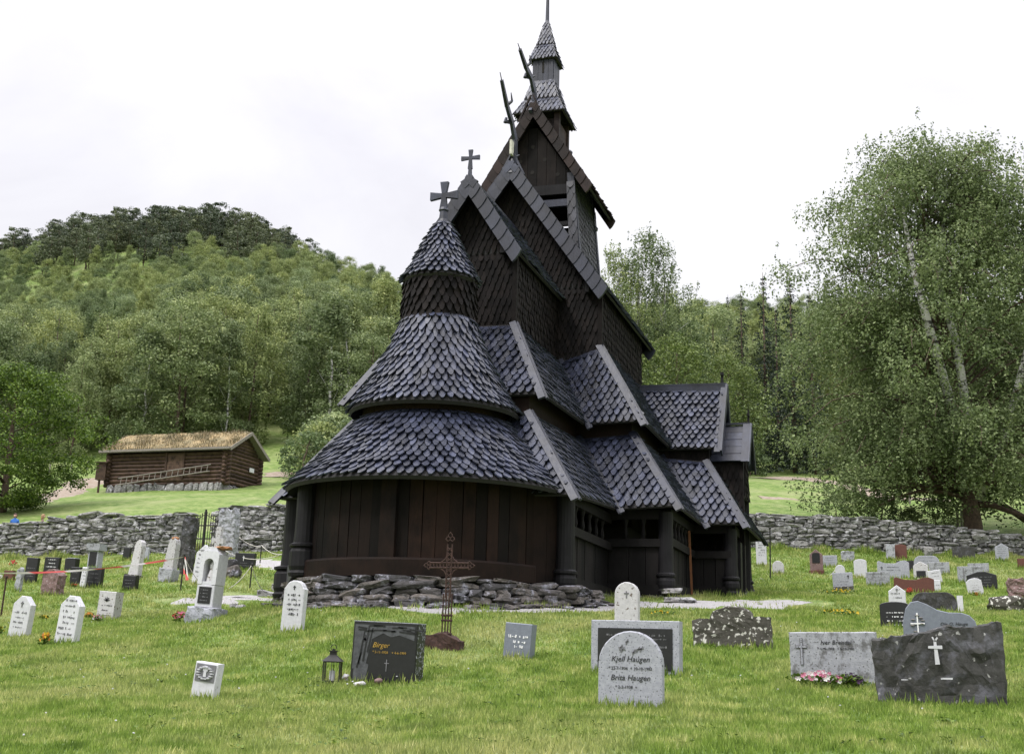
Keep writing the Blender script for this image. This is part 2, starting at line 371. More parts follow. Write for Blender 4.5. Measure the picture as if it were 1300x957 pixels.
def patch(mb, A, B, Cc, D, w=.185, e=.17, th=.026, under=None, tip=.5, off=0.):
    """A,B eave left,right; Cc,D top right,left (seen from outside); shingles clipped to the side lines"""
    A, B, Cc, D = map(Vector, (A, B, Cc, D))
    u = (B-A).normalized(); mid = ((D+Cc)/2-(A+B)/2); v = (mid-u*mid.dot(u)).normalized(); n = u.cross(v).normalized()
    O = A
    H = ((D-O).dot(v)+(Cc-O).dot(v))/2
    xl0, xr0 = 0., (B-O).dot(u); xl1, xr1 = (D-O).dot(u), (Cc-O).dot(u)
    def pos(x, y):
        t = max(-.2, min(1., y/H)); l = xl0+(xl1-xl0)*t; r = xr0+(xr1-xr0)*t
        if r < l: r = l = (l+r)/2
        ok = l-.01 <= x <= r+.01; x = max(l, min(r, x))
        s = (x-l)/(r-l) if r-l > 1e-5 else .5
        p0 = A.lerp(B, s); p1 = D.lerp(Cc, s)
        return p0+(p1-p0)*t, ok
    rows = max(1, int(round(H/e))); e = H/rows
    xmin = min(xl0, xl1); xmax = max(xr0, xr1)
    for i in range(rows):
        y0 = i*e-.02+random.uniform(-.004, .004)
        L = min(e*1.95, H-i*e+.0) if i >= rows-1 else e*1.95
        k = int((xmax-xmin)/w)+2
        for j in range(-1, k+1):
            xc = xmin+(j+(.5 if i % 2 else 0))*w+off+random.uniform(-.006, .006)
            t = (y0+L*.4)/H; l = xl0+(xl1-xl0)*t; r = xr0+(xr1-xr0)*t
            if xc < l-w*.38 or xc > r+w*.38: continue
            yj = y0+random.uniform(-.008, .008)
            shingle(mb, lambda x, y, xc=xc, yj=yj: pos(xc+x, yj+y), u, v, n, w*random.uniform(.93, 1.02), L, th, tip=tip)
    if under is not None:
        q = [A, B, Cc, D]; under.add([p+n*-.002 for p in q]+[p-n*.05 for p in q], [(0, 1, 2, 3), (7, 6, 5, 4), (0, 4, 5, 1), (1, 5, 6, 2), (2, 6, 7, 3), (3, 7, 4, 0)])
def cone(mb, cy, prof, a0, a1, w=.185, e=.17, th=.026, under=None, cx=0., tip=.5, minw=.125):
    """prof: (r,z) from the eave up; angle 0 faces -y"""
    segs = []; tot = 0
    for (r0, z0), (r1, z1) in zip(prof, prof[1:]):
        l = sqrt((r1-r0)**2+(z1-z0)**2); segs.append((tot, l, r0, z0, r1, z1)); tot += l
    def at(s):
        for t0, l, r0, z0, r1, z1 in segs:
            if s <= t0+l+1e-6: break
        k = (s-t0)/l; return r0+(r1-r0)*k, z0+(z1-z0)*k, (r1-r0)/l, (z1-z0)/l
    rows = int(round(tot/e)); e = tot/rows; ang = radians(a1-a0); cnt = int(at(0)[0]*ang/w)
    for i in range(rows):
        s0 = i*e-.02; r, z, dr, dz = at(max(0, s0))
        if r*ang/cnt < minw: cnt = max(5, int(r*ang/w))
        ww = r*ang/cnt
        L = e*1.95 if i < rows-1 else e
        for j in range(-1, cnt+1):
            th0 = radians(a0)+ang*(j+(.5 if i % 2 else 0.)+random.uniform(-.04, .04))/cnt
            def pos(x, y, s0=s0, th0=th0, r=r):
                s = s0+y; rr, zz, _, _ = at(max(0, min(tot, s)))
                if s < 0: rr -= s*-dr*0; zz += s*dz; rr += s*dr
                a = th0+x/max(.05, r)*1.
                return V(cx+rr*sin(a), cy-rr*cos(a), zz), True
            nn = V(sin(th0)*dz, -cos(th0)*dz, -dr)
            u = V(cos(th0), sin(th0), 0)
            shingle(mb, pos, u, V(sin(th0)*dr, -cos(th0)*dr, dz), nn.normalized(), ww*random.uniform(.92, 1.02), L, th, tip=tip)
    if under is not None:
        n = 48; vs = []; fs = []
        for r, z in prof:
            for k in range(n+1):
                a = radians(a0)+ang*k/n; vs.append((cx+(r-.012)*sin(a), cy-(r-.012)*cos(a), z-.004))
        m = len(prof)
        for r, z in prof:
            for k in range(n+1):
                a = radians(a0)+ang*k/n; vs.append((cx+(r-.05)*sin(a), cy-(r-.05)*cos(a), z-.06))
        for i in range(m-1):
            for k in range(n):
                fs.append((i*(n+1)+k, i*(n+1)+k+1, (i+1)*(n+1)+k+1, (i+1)*(n+1)+k))
                q = m*(n+1); fs.append((q+i*(n+1)+k, q+(i+1)*(n+1)+k, q+(i+1)*(n+1)+k+1, q+i*(n+1)+k+1))
        for k in range(n): fs.append((k, m*(n+1)+k, m*(n+1)+k+1, k+1))
        under.add(vs, fs)

def mirror(p): return (-p[0], p[1], p[2])
# --- tier rings: (eave xyz, top xyz) going from the east side of the choir round the right side to the west
T1 = [((2.715, 19.474, 4.26), (1.66, 20.40, 5.84)), ((2.715, 22.75, 4.42), (1.66, 23.80, 5.98)), ((3.898, 22.70, 4.47), (2.83, 23.85, 6.06)),
      ((3.898, 25.756, 4.46), (2.83, 26.75, 6.05)), ((4.779, 25.756, 4.46), (3.88, 26.75, 5.93)), ((4.779, 29.3, 4.46), (3.88, 28.35, 5.93)),
      ((3.898, 29.3, 4.46), (2.83, 28.35, 6.05)), ((3.898, 31.3, 4.46), (2.83, 30.1, 6.05))]
T2 = [((1.90, 20.30, 6.16), (1.08, 21.22, 7.72)), ((1.90, 23.53, 6.22), (1.08, 24.40, 7.75)), ((3.07, 23.53, 6.26), (2.00, 24.42, 8.05)), ((3.07, 30.2, 6.26), (2.00, 29.2, 8.05))]
def corner_board(parent, a, b, name, out=.16, w=.15, t=.045, two=True, nrm=None):
    a = Vector(a); b = Vector(b); d = (a-b).normalized(); a = a+d*out; b = b-d*.05
    o = MB()
    if two:
        for nv in nrm:
            nv = Vector(nv).normalized(); side = d.cross(nv).normalized()
            s = 1 if side.dot(nrm[2]) > 0 else -1
            p0 = a+nv*.055; p1 = b+nv*.055; q0 = p0+side*s*w; q1 = p1+side*s*w
            if nv is nrm[2]: continue
            o.add([p0, q0, q1, p1, p0-nv*t, q0-nv*t, q1-nv*t, p1-nv*t], [(0, 1, 2, 3), (7, 6, 5, 4), (0, 4, 5, 1), (1, 5, 6, 2), (2, 6, 7, 3), (3, 7, 4, 0)])
    return o
def face_n(A, B, Cc, D):
    A, B, Cc, D = map(Vector, (A, B, Cc, D)); u = (B-A).normalized(); m = ((D+Cc)/2-(A+B)/2); return u.cross((m-u*m.dot(u)).normalized()).normalized()
def board_on(mb, a, b, nv, side, w=.15, t=.045, lift=.07, ea=.15, eb=.03):
    a = Vector(a); b = Vector(b); d = (a-b).normalized(); nv = Vector(nv).normalized(); sd = d.cross(nv).normalized()
    if sd.dot(Vector(side)) < 0: sd = -sd
    p0 = a+d*ea+nv*lift-sd*.02; p1 = b-d*eb+nv*lift-sd*.02; q0 = p0+sd*w; q1 = p1+sd*w
    mb.add([p0, q0, q1, p1, p0-nv*t, q0-nv*t, q1-nv*t, p1-nv*t], [(0, 1, 2, 3), (7, 6, 5, 4), (0, 4, 5, 1), (1, 5, 6, 2), (2, 6, 7, 3), (3, 7, 4, 0)])
def tier(T, roofname, w, e, lab=None):
    sh = MB(); un = MB(); boards = []
    for sgn in (1, -1):
        def S(p): return Vector((p[0]*sgn, p[1], p[2]))
        for i in range(len(T)-1):
            (a, at_), (b, bt) = T[i], T[i+1]
            q = (S(a), S(b), S(bt), S(at_)) if sgn > 0 else (S(b), S(a), S(at_), S(bt))
            patch(sh, *q, w=w, e=e, under=un)
        # boards on every corner
        for i in range(len(T)):
            a, t = T[i]
            prev = T[i-1] if i > 0 else ((0, a[1], a[2]), (0, t[1], t[2]))
            nxt = T[i+1] if i < len(T)-1 else ((0, a[1], a[2]), (0, t[1], t[2]))
            def fn(X, Y):
                q = (X[0], Y[0], Y[1], X[1]); n = face_n(*q)
                return Vector((n.x*sgn, n.y, n.z))
            n1 = fn(prev, (a, t)); n2 = fn((a, t), nxt)
            dirp = Vector(prev[0])-Vector(a); dirn = Vector(nxt[0])-Vector(a)
            dirp.x *= sgn; dirn.x *= sgn
            cross = (Vector(a)-Vector(prev[0])).cross(Vector(nxt[0])-Vector(a)).z
            mb = MB()
            if cross > 0:  # convex (hip)
                board_on(mb, S(a), S(t), n1, dirp, .125); board_on(mb, S(a), S(t), n2, dirn, .06, .045, .066, .16)
                boards.append(('hip_board', mb))
            else:
                board_on(mb, S(a), S(t), n1, dirp, .05, .03, .035, .17); board_on(mb, S(a), S(t), n2, dirn, .13, .03, .045, .17)
                boards.append(('valley_board', mb))
    # east face of the choir and west face
    (a, t) = T[0]
    patch(sh, (-a[0], a[1], a[2]), a, t, (-t[0], t[1], t[2]), w=w, e=e, under=un)
    (a, t) = T[-1]
    patch(sh, a, (-a[0], a[1], a[2]), (-t[0], t[1], t[2]), t, w=w, e=e, under=un)
    ro = cbuild(sh, roofname, 'shingle', recalc=False)
    cbuild(un, 'roof_boarding', 'underlay', ro)
    for n, mb in boards: cbuild(mb, n, 'board', ro)
    return ro
tier(T1, 'gallery_roof', .162, .16)
tier(T2, 'aisle_roof', .148, .148)
# --- apse roofs
def coneroof(name, cy, prof, a0, a1, w, e, mat='shingle', **k):
    sh = MB(); un = MB(); cone(sh, cy, prof, a0, a1, w, e, under=un, **k)
    o = cbuild(sh, name, mat, recalc=False); cbuild(un, 'roof_boarding', 'underlay', o); return o
coneroof('apse_gallery_roof', 20., [(2.52, 4.33), (2.1, 4.72), (1.72, 5.13), (1.28, 5.64)], -112, 112, .16, .155)
coneroof('apse_aisle_roof', 20., [(1.53, 5.74), (1.25, 6.14), (1.02, 6.58), (.80, 7.03), (.65, 7.52)], -125, 125, .148, .145)
# --- apse turret
coneroof('turret_wall', 20., [(.645, 7.4), (.615, 8.35)], -150, 150, .13, .14, 'shingle_wall', tip=.5)
tr = coneroof('turret_roof', 20., [(.70, 8.22), (.52, 8.55), (.34, 8.93), (.17, 9.28), (.09, 9.42)], -180, 180, .13, .115, minw=.085)
o = MB(); o.lathe((0, 20, 9.32), [(.13, 0), (.085, .14), (.07, .3), (.095, .32), (.075, .37)], 10); cbuild(o, 'cross_shaft', 'board', tr)
def flared_cross(cx, cy, z0, h, half, zc, t=.06, w0=.05, w1=.1):
    """arms flare outwards; z0 foot, h total, zc crossing height above foot"""
    mb = MB()
    a = w0; b = w1
    pts = [(-b, 0), (b, 0), (a, zc-a), (half, zc-b), (half, zc+b), (a, zc+a), (b, h), (-b, h), (-a, zc+a), (-half, zc+b), (-half, zc-b), (-a, zc-a)]
    # split into convex pieces to keep the shape clean
    for k, q in enumerate([[pts[0], pts[1], pts[2], pts[11]], [pts[2], pts[3], pts[4], pts[5]], [pts[5], pts[6], pts[7], pts[8]], [pts[8], pts[9], pts[10], pts[11]], [pts[11], pts[2], pts[5], pts[8]]]):
        m2 = MB().prism([(x, z) for x, z in q], -t/2+.001*k, t/2-.001*k); mb.add([(v[0]+cx, v[1]+cy, v[2]+z0) for v in m2.v], m2.f)
    return mb
c1 = flared_cross(0., 20., 9.62, .58, .27, .31, .08, .042, .08); cbuild(c1, 'cross', 'board', tr)

# --- gabled volumes
def gable_roof(name, yv, yb, halfw, ze, za, w, e, mat='shingle', apexx=0., ovh=0., scal=True, und='underlay', bw=.24, lw=None):
    sh = MB(); un = MB(); HW = {1: halfw, -1: lw or halfw}
    patch(sh, (halfw, yv, ze), (halfw, yb, ze), (apexx+.01, yb, za), (apexx+.01, yv, za), w=w, e=e, under=un)
    patch(sh, (-HW[-1], yb, ze), (-HW[-1], yv, ze), (apexx-.01, yv, za), (apexx-.01, yb, za), w=w, e=e, under=un)
    ro = cbuild(sh, name, mat, recalc=False); cbuild(un, 'roof_boarding', und, ro)
    # scalloped verge boards, front and back
    for yy, sg in ((yv, -1), (yb, 1)):
        for sx in (1, -1):
            mb = MB(); p0 = V(HW[sx]*sx, yy, ze); p1 = V(apexx, yy, za+.06); d = (p1-p0); L = d.length; d.normalize()
            inn = V(-d.z*sx, 0, d.x*sx) if sx > 0 else V(d.z, 0, -d.x)
            if inn.z > 0: inn = -inn
            n = max(3, int(L/.24)); st = L/n
            for i in range(n+1):
                s0 = i*st-.05; t0 = .02+.012*(n-i)*0
                q = []
                # crescent lower edge
                for k in range(7):
                    f_ = k/6; q.append((s0-.10*sin(f_*pi*.5)*1.0+.0, -.07+f_*(bw+.07)))
                s1 = min(L+.02, s0+st*1.5)
                q += [(s1, bw), (s1, -.07)]
                lift = .03
                top = []; bot = []
                for (s, r) in q:
                    fr = (s-s0)/(st*1.5); h = .045-.03*max(0, fr)
                    pt = p0+d*s+inn*r; top.append(pt+V(0, sg*(h+.01), 0)); bot.append(pt+V(0, sg*(-.02), 0))
                m = len(q); mb.add(top+bot, [tuple(range(m)), tuple(range(2*m-1, m-1, -1))]+[(i2, (i2+1) % m, (i2+1) % m+m, i2+m) for i2 in range(m)])
            cbuild(mb, 'verge_board', 'board' if mat == 'shingle' else mat, ro)
    mb = MB(); mb.bar((apexx, yv-.03, za+.03), (apexx, yb+.03, za+.03), .12, .1); cbuild(mb, 'ridge_board', 'board' if mat == 'shingle' else mat, ro)
    return ro
def wallquad(mb, un, A, B, Cc, D, w=.12, e=.15): patch(mb, A, B, Cc, D, w=w, e=e, th=.014, under=un, tip=.55)
# choir
cr = gable_roof('choir_roof', 20.95, 24.45, 1.16, 9.10, 10.60, .13, .13, apexx=.15, lw=.84, bw=.2)
sh = MB(); un = MB(); y = 21.28; h = 1.03; hl = .74
wallquad(sh, un, (-hl, y, 7.5), (h, y, 7.5), (h, y, 9.2), (-hl, y, 9.2)); wallquad(sh, un, (-hl, y, 9.2), (h, y, 9.2), (.17, y, 10.5), (.13, y, 10.5))
cbuild(un, 'wall_boarding', 'underlay', cbuild(sh, 'choir_gable_wall', 'shingle_wall', recalc=False))
for s in (1, -1):
    sh = MB(); un = MB(); hx = h if s > 0 else hl
    q = [(hx*s, y+.0, 7.5), (hx*s, 24.45, 7.5), (hx*s, 24.45, 9.25), (hx*s, y, 9.25)]
    if s < 0: q = [q[1], q[0], q[3], q[2]]
    wallquad(sh, un, *q)
    cbuild(un, 'wall_boarding', 'underlay', cbuild(sh, 'choir_side_wall', 'shingle_wall', recalc=False))
# nave
nr = gable_roof('nave_roof', 24.05, 29.55, 2.13, 9.24, 12.2, .14, .14, bw=.23)
sh = MB(); un = MB(); y = 24.42; y2 = 28.95; h = 1.96
for yy, s in ((y, 1), (y2, -1)):
    sh = MB(); un = MB()
    for q in ([(-h, yy, 7.8), (h, yy, 7.8), (h, yy, 9.4), (-h, yy, 9.4)], [(-h, yy, 9.4), (h, yy, 9.4), (.02, yy, 12.05), (-.02, yy, 12.05)]):
        if s < 0: q = [q[1], q[0], q[3], q[2]]
        wallquad(sh, un, *q)
    cbuild(un, 'wall_boarding', 'underlay', cbuild(sh, 'nave_gable_wall', 'shingle_wall', recalc=False))
for s in (1, -1):
    sh = MB(); un = MB()
    q = [(h*s, y, 7.8), (h*s, y2, 7.8), (h*s, y2, 9.45), (h*s, y, 9.45)]
    if s < 0: q = [q[1], q[0], q[3], q[2]]
    wallquad(sh, un, *q)
    cbuild(un, 'wall_boarding', 'underlay', cbuild(sh, 'nave_side_wall', 'shingle_wall', recalc=False))
# corner trim boards on the upper walls
for (x_, yy, z0, z1) in ((1.05, 21.23, 7.6, 9.15), (-.76, 21.23, 7.6, 9.15), (1.98, 24.4, 7.9, 9.3), (-1.98, 24.4, 7.9, 9.3)):
    mb = MB(); mb.box(x_, yy, (z0+z1)/2, .09, .09, z1-z0); cbuild(mb, 'corner_board', 'shingle_wall')
# brackets under the verges
for (x_, yy, zz) in ((.82, 21.16, 9.25), (-.55, 21.16, 9.25), (1.72, 24.3, 9.35), (-1.72, 24.3, 9.35)):
    mb = MB(); mb.box(x_, yy, zz, .09, .16, .26); cbuild(mb, 'bracket', 'column')
# choir gable cross
cc = MB(); cc.bar((.15, 20.95, 10.5), (.15, 20.95, 10.86), .1, .06, (0, 1, 0), .055, .05); xx = flared_cross(.15, 20.95, 10.84, .4, .19, .23, .05, .028, .045); cc.add(xx.v, xx.f)
for s in (1, -1): cc.bar((.15+.1*s, 20.94, 10.42), (.15+.01*s, 20.94, 10.74), .06, .05, (0, 1, 0), .03, .04)
cbuild(cc, 'cross', 'board', cr)
# aisle walls between the two tiers
mb = MB()
ring = [(1.62, 20.44), (1.62, 23.85), (2.78, 23.85), (2.78, 30.1)]
full = ring+[(-x, y) for x, y in reversed(ring)]
n = len(full)
mb.add([(x, y, 4.2) for x, y in full]+[(x, y, 6.45) for x, y in full], [(i, (i+1) % n, (i+1) % n+n, i+n) for i in range(n)])
arc = [(1.28*sin(radians(a)), 20-1.28*cos(radians(a))) for a in range(-110, 111, 10)]
m_ = len(arc); mb.add([(x, y, 2.9) for x, y in arc]+[(x, y, 6.0) for x, y in arc], [(i, i+1, i+1+m_, i+m_) for i in range(m_-1)])
cbuild(mb, 'aisle_wall', 'plank')
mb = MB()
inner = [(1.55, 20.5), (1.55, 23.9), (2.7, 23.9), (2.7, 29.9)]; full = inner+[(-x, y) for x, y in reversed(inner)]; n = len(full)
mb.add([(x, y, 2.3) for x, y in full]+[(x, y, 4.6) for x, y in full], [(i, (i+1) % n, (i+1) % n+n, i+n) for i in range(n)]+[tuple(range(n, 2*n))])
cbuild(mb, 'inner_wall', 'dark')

# --- portal gable above the side entrance, both sides
for s in (1, -1):
    def S(x, y, z): return (x*s, y, z)
    sh = MB(); un = MB(); yr = 27.6; xe = 4.10
    for sy in (-1, 1):
        ye = yr+sy*.91
        q = [S(2.55, ye, 6.22), S(xe, ye, 6.22), S(xe+.06, yr, 7.76), S(1.9, yr, 7.80)]
        if sy*s > 0: q = [q[1], q[0], q[3], q[2]]
        patch(sh, *q, w=.15, e=.13, under=un)
    ro = cbuild(sh, 'portal_roof', 'shingle', recalc=False); cbuild(un, 'roof_boarding', 'underlay', ro)
    mb = MB(); mb.bar(S(1.95, yr-.04, 7.80), S(xe+.1, yr-.04, 7.78), .05, .15, (0, 0, 1)); mb.bar(S(1.95, yr, 7.88), S(xe+.12, yr, 7.86), .14, .04); cbuild(mb, 'ridge_board', 'board', ro)
    for sy in (-1, 1):
        mb = MB(); a = V(*S(xe+.02, yr+sy*.97, 6.12)); b_ = V(*S(xe+.08, yr, 7.84)); mb.bar(a, b_, .16, .05, (0, sy*1.2, .7))
        mb.bar(V(*S(xe+.1, yr+sy*.97, 6.10)), V(*S(xe+.13, yr, 7.80)), .045, .2, (0, sy*1.2, .7)); cbuild(mb, 'verge_board', 'board', ro)
    mb = MB(); mb.bar(S(xe+.02, yr, 7.8), S(xe+.02, yr, 8.12), .07, .07, (0, 1, 0), .045, .045); mb.bar(S(xe+.02, yr-.07, 8.1), S(xe+.02, yr+.07, 8.1), .07, .07); cbuild(mb, 'finial', 'column', ro)
    sh = MB(); un = MB()
    for sy in (-1, 1):
        q = [S(2.6, yr+sy*.72, 5.7), S(3.9, yr+sy*.72, 5.7), S(3.9, yr+sy*.72, 6.5), S(2.6, yr+sy*.72, 6.5)]
        if sy*s > 0: q = [q[1], q[0], q[3], q[2]]
        wallquad(sh, un, *q)
    q = [S(3.9, yr-.72, 5.7), S(3.9, yr+.72, 5.7), S(3.9, yr+.03, 7.6), S(3.9, yr-.03, 7.6)]
    if s < 0: q = [q[1], q[0], q[3], q[2]]
    wallquad(sh, un, *q)
    cbuild(un, 'wall_boarding', 'underlay', cbuild(sh, 'portal_wall', 'shingle_wall', recalc=False))
    # lower, outer portal gable with a plank roof
    mb = MB()
    for sy in (-1, 1):
        for k in range(5):
            f0 = k/5; f1 = (k+1)/5
            y0, z0 = yr+sy*.64*(1-f0), 5.97+.9*f0; y1, z1 = yr+sy*.64*(1-f1), 5.97+.9*f1
            a = V(*S(4.25, (y0+y1)/2, (z0+z1)/2+.03*(k % 2)*0)); w_ = sqrt((y1-y0)**2+(z1-z0)**2)
            nx = V(0, sy*.9, .64).normalized()
            mb.bar(V(*S(3.7, (y0+y1)/2, (z0+z1)/2))+nx*.004*(k % 2), V(*S(4.72, (y0+y1)/2, (z0+z1)/2))+nx*.004*(k % 2), w_-.012, .035, nx)
    pr = cbuild(mb, 'outer_portal_roof', 'board')
    mb = MB(); mb.bar(S(3.7, yr, 6.92), S(4.74, yr, 6.92), .1, .05)
    for sy in (-1, 1):
        nx = V(0, sy*.9, .64).normalized(); mb.bar(V(*S(4.67, yr+sy*.66, 5.93))+nx*.035, V(*S(4.67, yr, 6.9))+nx*.035, .17, .03, nx)
        mb.bar(V(*S(4.76, yr+sy*.68, 5.9)), V(*S(4.76, yr, 6.88)), .035, .16, nx)
    cbuild(mb, 'verge_board', 'board', pr)
    mb = MB(); mb.bar(S(4.7, yr, 6.9), S(4.7, yr, 7.25), .05, .05, (0, 1, 0), .035, .035); mb.bar(S(4.7, yr-.07, 7.12), S(4.7, yr+.07, 7.12), .05, .05); cbuild(mb, 'finial', 'column', pr)
    sh = MB(); un = MB()
    for sy in (-1, 1):
        q = [S(3.5, yr+sy*.5, 3.2), S(4.62, yr+sy*.5, 3.2), S(4.62, yr+sy*.5, 6.05), S(3.5, yr+sy*.5, 6.05)]
        if sy*s > 0: q = [q[1], q[0], q[3], q[2]]
        wallquad(sh, un, *q)
    q = [S(4.62, yr-.5, 5.2), S(4.62, yr+.5, 5.2), S(4.62, yr+.03, 6.8), S(4.62, yr-.03, 6.8)]
    if s < 0: q = [q[1], q[0], q[3], q[2]]
    wallquad(sh, un, *q)
    cbuild(un, 'wall_boarding', 'underlay', cbuild(sh, 'outer_portal_wall', 'shingle_wall', recalc=False))

# --- ridge turret (three stages)
yt = 26.7
tg = gable_roof('belfry_roof', 25.5, 27.95, 1.42, 12.2, 14.28, .12, .13, 'shingle_brown', bw=.17, apexx=.05, lw=1.2)
for s in (1, -1):
    sh = MB(); un = MB()
    q = [(1.2*s, 25.72, 10.1), (1.2*s, 27.7, 10.1), (.95*s, 27.65, 12.84), (.95*s, 25.75, 12.84)]
    if s < 0: q = [q[1], q[0], q[3], q[2]]
    wallquad(sh, un, *q, w=.12, e=.13)
    bw_ = cbuild(sh, 'belfry_side_wall', 'shingle_side', recalc=False); cbuild(un, 'wall_boarding', 'underlay', bw_)
for s in (1, -1):
    for yy in (25.72, 27.68):
        mb = MB(); sh_ = MB(); ysg = -1 if yy < 26.7 else 1
        mb.bar((1.17*s, yy, 10.1), (.94*s, yy, 12.6), .16, .14, (0, 1, 0)); po = cbuild(mb, 'corner_post', 'board')
        q = [(1.08*s-.11, yy+ysg*.08, 10.4), (1.08*s+.11, yy+ysg*.08, 10.4), (.95*s+.1, yy+ysg*.08, 12.4), (.95*s-.1, yy+ysg*.08, 12.4)]
        if ysg > 0: q = [q[1], q[0], q[3], q[2]]
        patch(sh_, *q, w=.19, e=.17, th=.012); cbuild(sh_, 'post_shingles', 'shingle_side', po, recalc=False)
for yy in (25.74, 27.66):
    for z0, z1, m in ((12.1, 12.34, 'column'), (11.80, 11.97, 'board'), (11.32, 11.42, 'column'), (10.95, 11.05, 'column')):
        mb = MB(); mb.box(0, yy, (z0+z1)/2, 2.0, .1, z1-z0); cbuild(mb, 'cross_beam', m)
    # gable boarding with small round holes
    mb = MB(); nn = 9
    for k in range(nn):
        x0 = -1.05+2.1*k/nn; x1 = x0+2.1/nn-.008
        def top(x): return 12.35+max(0, (1.12-abs(x)))*1.46
        mb.add([(x0, yy-.03, 12.15), (x1, yy-.03, 12.15), (x1, yy-.03, top(x1)), (x0, yy-.03, top(x0)), (x0, yy+.02, 12.15), (x1, yy+.02, 12.15), (x1, yy+.02, top(x1)), (x0, yy+.02, top(x0))],
               [(0, 1, 2, 3), (7, 6, 5, 4), (0, 4, 5, 1), (1, 5, 6, 2), (2, 6, 7, 3), (3, 7, 4, 0)])
    g_ = cbuild(mb, 'gable_boarding', 'shingle_wall')
    for hx, hz in ((0, 13.35), (.3, 13.0), (-.3, 13.0), (.62, 12.6), (-.62, 12.6), (0, 12.7)):
        hm = MB(); hm.tube([(hx, yy-.036, hz), (hx, yy-.03, hz)], .05, 10); cbuild(hm, 'sound_hole', 'dark', g_)
mb = MB(); mb.box(0, yt, 12.36, 1.9, 1.8, .06); mb.box(0, yt, 13.0, .8, .8, 1.4); cbuild(mb, 'belfry_ceiling', 'dark')
for (x_, yy, zz) in ((.97, 27.68, 11.9), (.43, 27.15, 13.75)):
    mb = MB(); mb.lathe((x_+.08, yy, zz-.07), [(.02, 0), (.08, .03), (.09, .09), (.05, .14)], 10); cbuild(mb, 'beam_knob', 'board')
# second stage
mb = MB()
for s in (1, -1):
    for t in (1, -1): mb.bar((.43*s, yt+.43*t, 13.0), (.43*s, yt+.43*t, 14.5), .13, .13, (0, 1, 0))
    mb.box(.43*s, yt, 13.75, .05, .75, 1.0); mb.box(0, yt+.43*s, 14.15, .75, .05, .3); mb.box(0, yt+.40*s, 13.55, .75, .05, .6)
cbuild(mb, 'middle_stage', 'shingle_brown')
def pyr(name, h0, z0, h1, z1, w, e, mid=None, mat='shingle'):
    sh = MB(); un = MB(); lv = [(h0, z0)]+([mid] if mid else [])+[(h1, z1)]
    for (a, za), (b_, zb) in zip(lv, lv[1:]):
        cs = [(-a, -a), (a, -a), (a, a), (-a, a)]; ct = [(-b_, -b_), (b_, -b_), (b_, b_), (-b_, b_)]
        for i in range(4):
            j = (i+1) % 4
            patch(sh, (cs[i][0], yt+cs[i][1], za), (cs[j][0], yt+cs[j][1], za), (ct[j][0], yt+ct[j][1], zb), (ct[i][0], yt+ct[i][1], zb), w=w, e=e, th=.012, under=un)
    o = cbuild(sh, name, mat, recalc=False); cbuild(un, 'roof_boarding', 'underlay', o); return o
pyr('middle_roof', .63, 14.43, .27, 15.45, .11, .115, (.42, 14.88))
mb = MB()
for s in (1, -1):
    for k in range(4):
        x0 = -.26+.13*k; mb.box(x0+.065, yt+.26*s, 15.72, .122, .03, .72); mb.box(.26*s, yt+x0+.065, 15.72, .03, .122, .72)
mb.box(0, yt, 15.7, .48, .48, .7)
tw_ = cbuild(mb, 'upper_stage', 'board')
mb = MB(); mb.box(0.0, yt-.278, 15.78, .05, .01, .3); cbuild(mb, 'slot', 'dark', tw_)
sp = pyr('spire', .345, 16.0, .03, 17.2, .09, .1, (.2, 16.45))
mb = MB(); mb.lathe((0, yt, 17.1), [(.07, 0), (.05, .1), (.04, .75), (.075, .8), (.075, .95), (.05, 1.05), (.04, 1.5), (.02, 1.9)], 10); cbuild(mb, 'mast', 'board', sp)

# --- dragon heads: flat carved blades that sweep forward and up
def dragon(parent, pts, zsc=1., x0=0.):
    mb = MB(); pts = [V(x0, y, z) for y, z in pts]; n = len(pts)
    wd = [.26, .24, .2, .15, .12, .07][:n]
    for i in range(n-1): mb.bar(pts[i]-(pts[i+1]-pts[i])*.05, pts[i+1], .075, wd[i], (0, 1, .2), .065, wd[i+1])
    e_ = pts[-1]; d = (pts[-1]-pts[-2]).normalized(); up = V(0, -d.z, d.y)
    # open jaws, tongue and neck spurs
    k = pts[-3]; j = pts[-2]
    for i in (1, 2, 3): mb.bar(pts[i]+V(0, .02, 0), pts[i]+V(.07 if i % 2 else -.05, .12, .1), .04, .07, (0, 1, 0), .01, .02)
    mb.bar(j, j+V(.07, .16, .16), .05, .08, (0, 1, 0), .04, .04); mb.bar(j+V(.07, .16, .16), j+V(.06, .1, .34), .04, .05, (0, 1, 0), .015, .015)
    mb.bar(j, e_+d*.18, .035, .04, (0, 1, 0), .015, .012)
    mb.bar(k, k+V(-.08, -.18, -.06), .06, .09, (0, 0, 1), .05, .06)
    mb.tube([k+V(-.09, -.18, -.08), k+V(-.08, -.16, .04)], [.05, .03], 8)
    mb.bar(pts[1], pts[1]+V(0, .16, .22), .04, .06, (0, 1, 0), .02, .02)
    return cbuild(mb, 'dragon_head', 'board', parent)
dragon(nr, [(24.12, 12.0), (24.3, 12.5), (24.28, 12.92), (24.0, 13.22), (23.6, 13.45), (23.18, 13.85)])
mb = MB(); mb.box(-.0, 24.05, 12.62, .05, .16, .34); cbuild(mb, 'mending_board', 'pale_wood', nr)
for s in (1, -1):
    mb = MB(); mb.bar((.28*s, 24.13, 11.98), (.03*s, 24.13, 12.52), .045, .1, (0, 1, 0), .03, .05); cbuild(mb, 'verge_tip', 'board', nr)
dragon(tg, [(25.5, 14.1), (25.75, 14.45), (25.72, 14.78), (25.4, 15.0), (24.95, 15.06), (24.45, 15.25)])
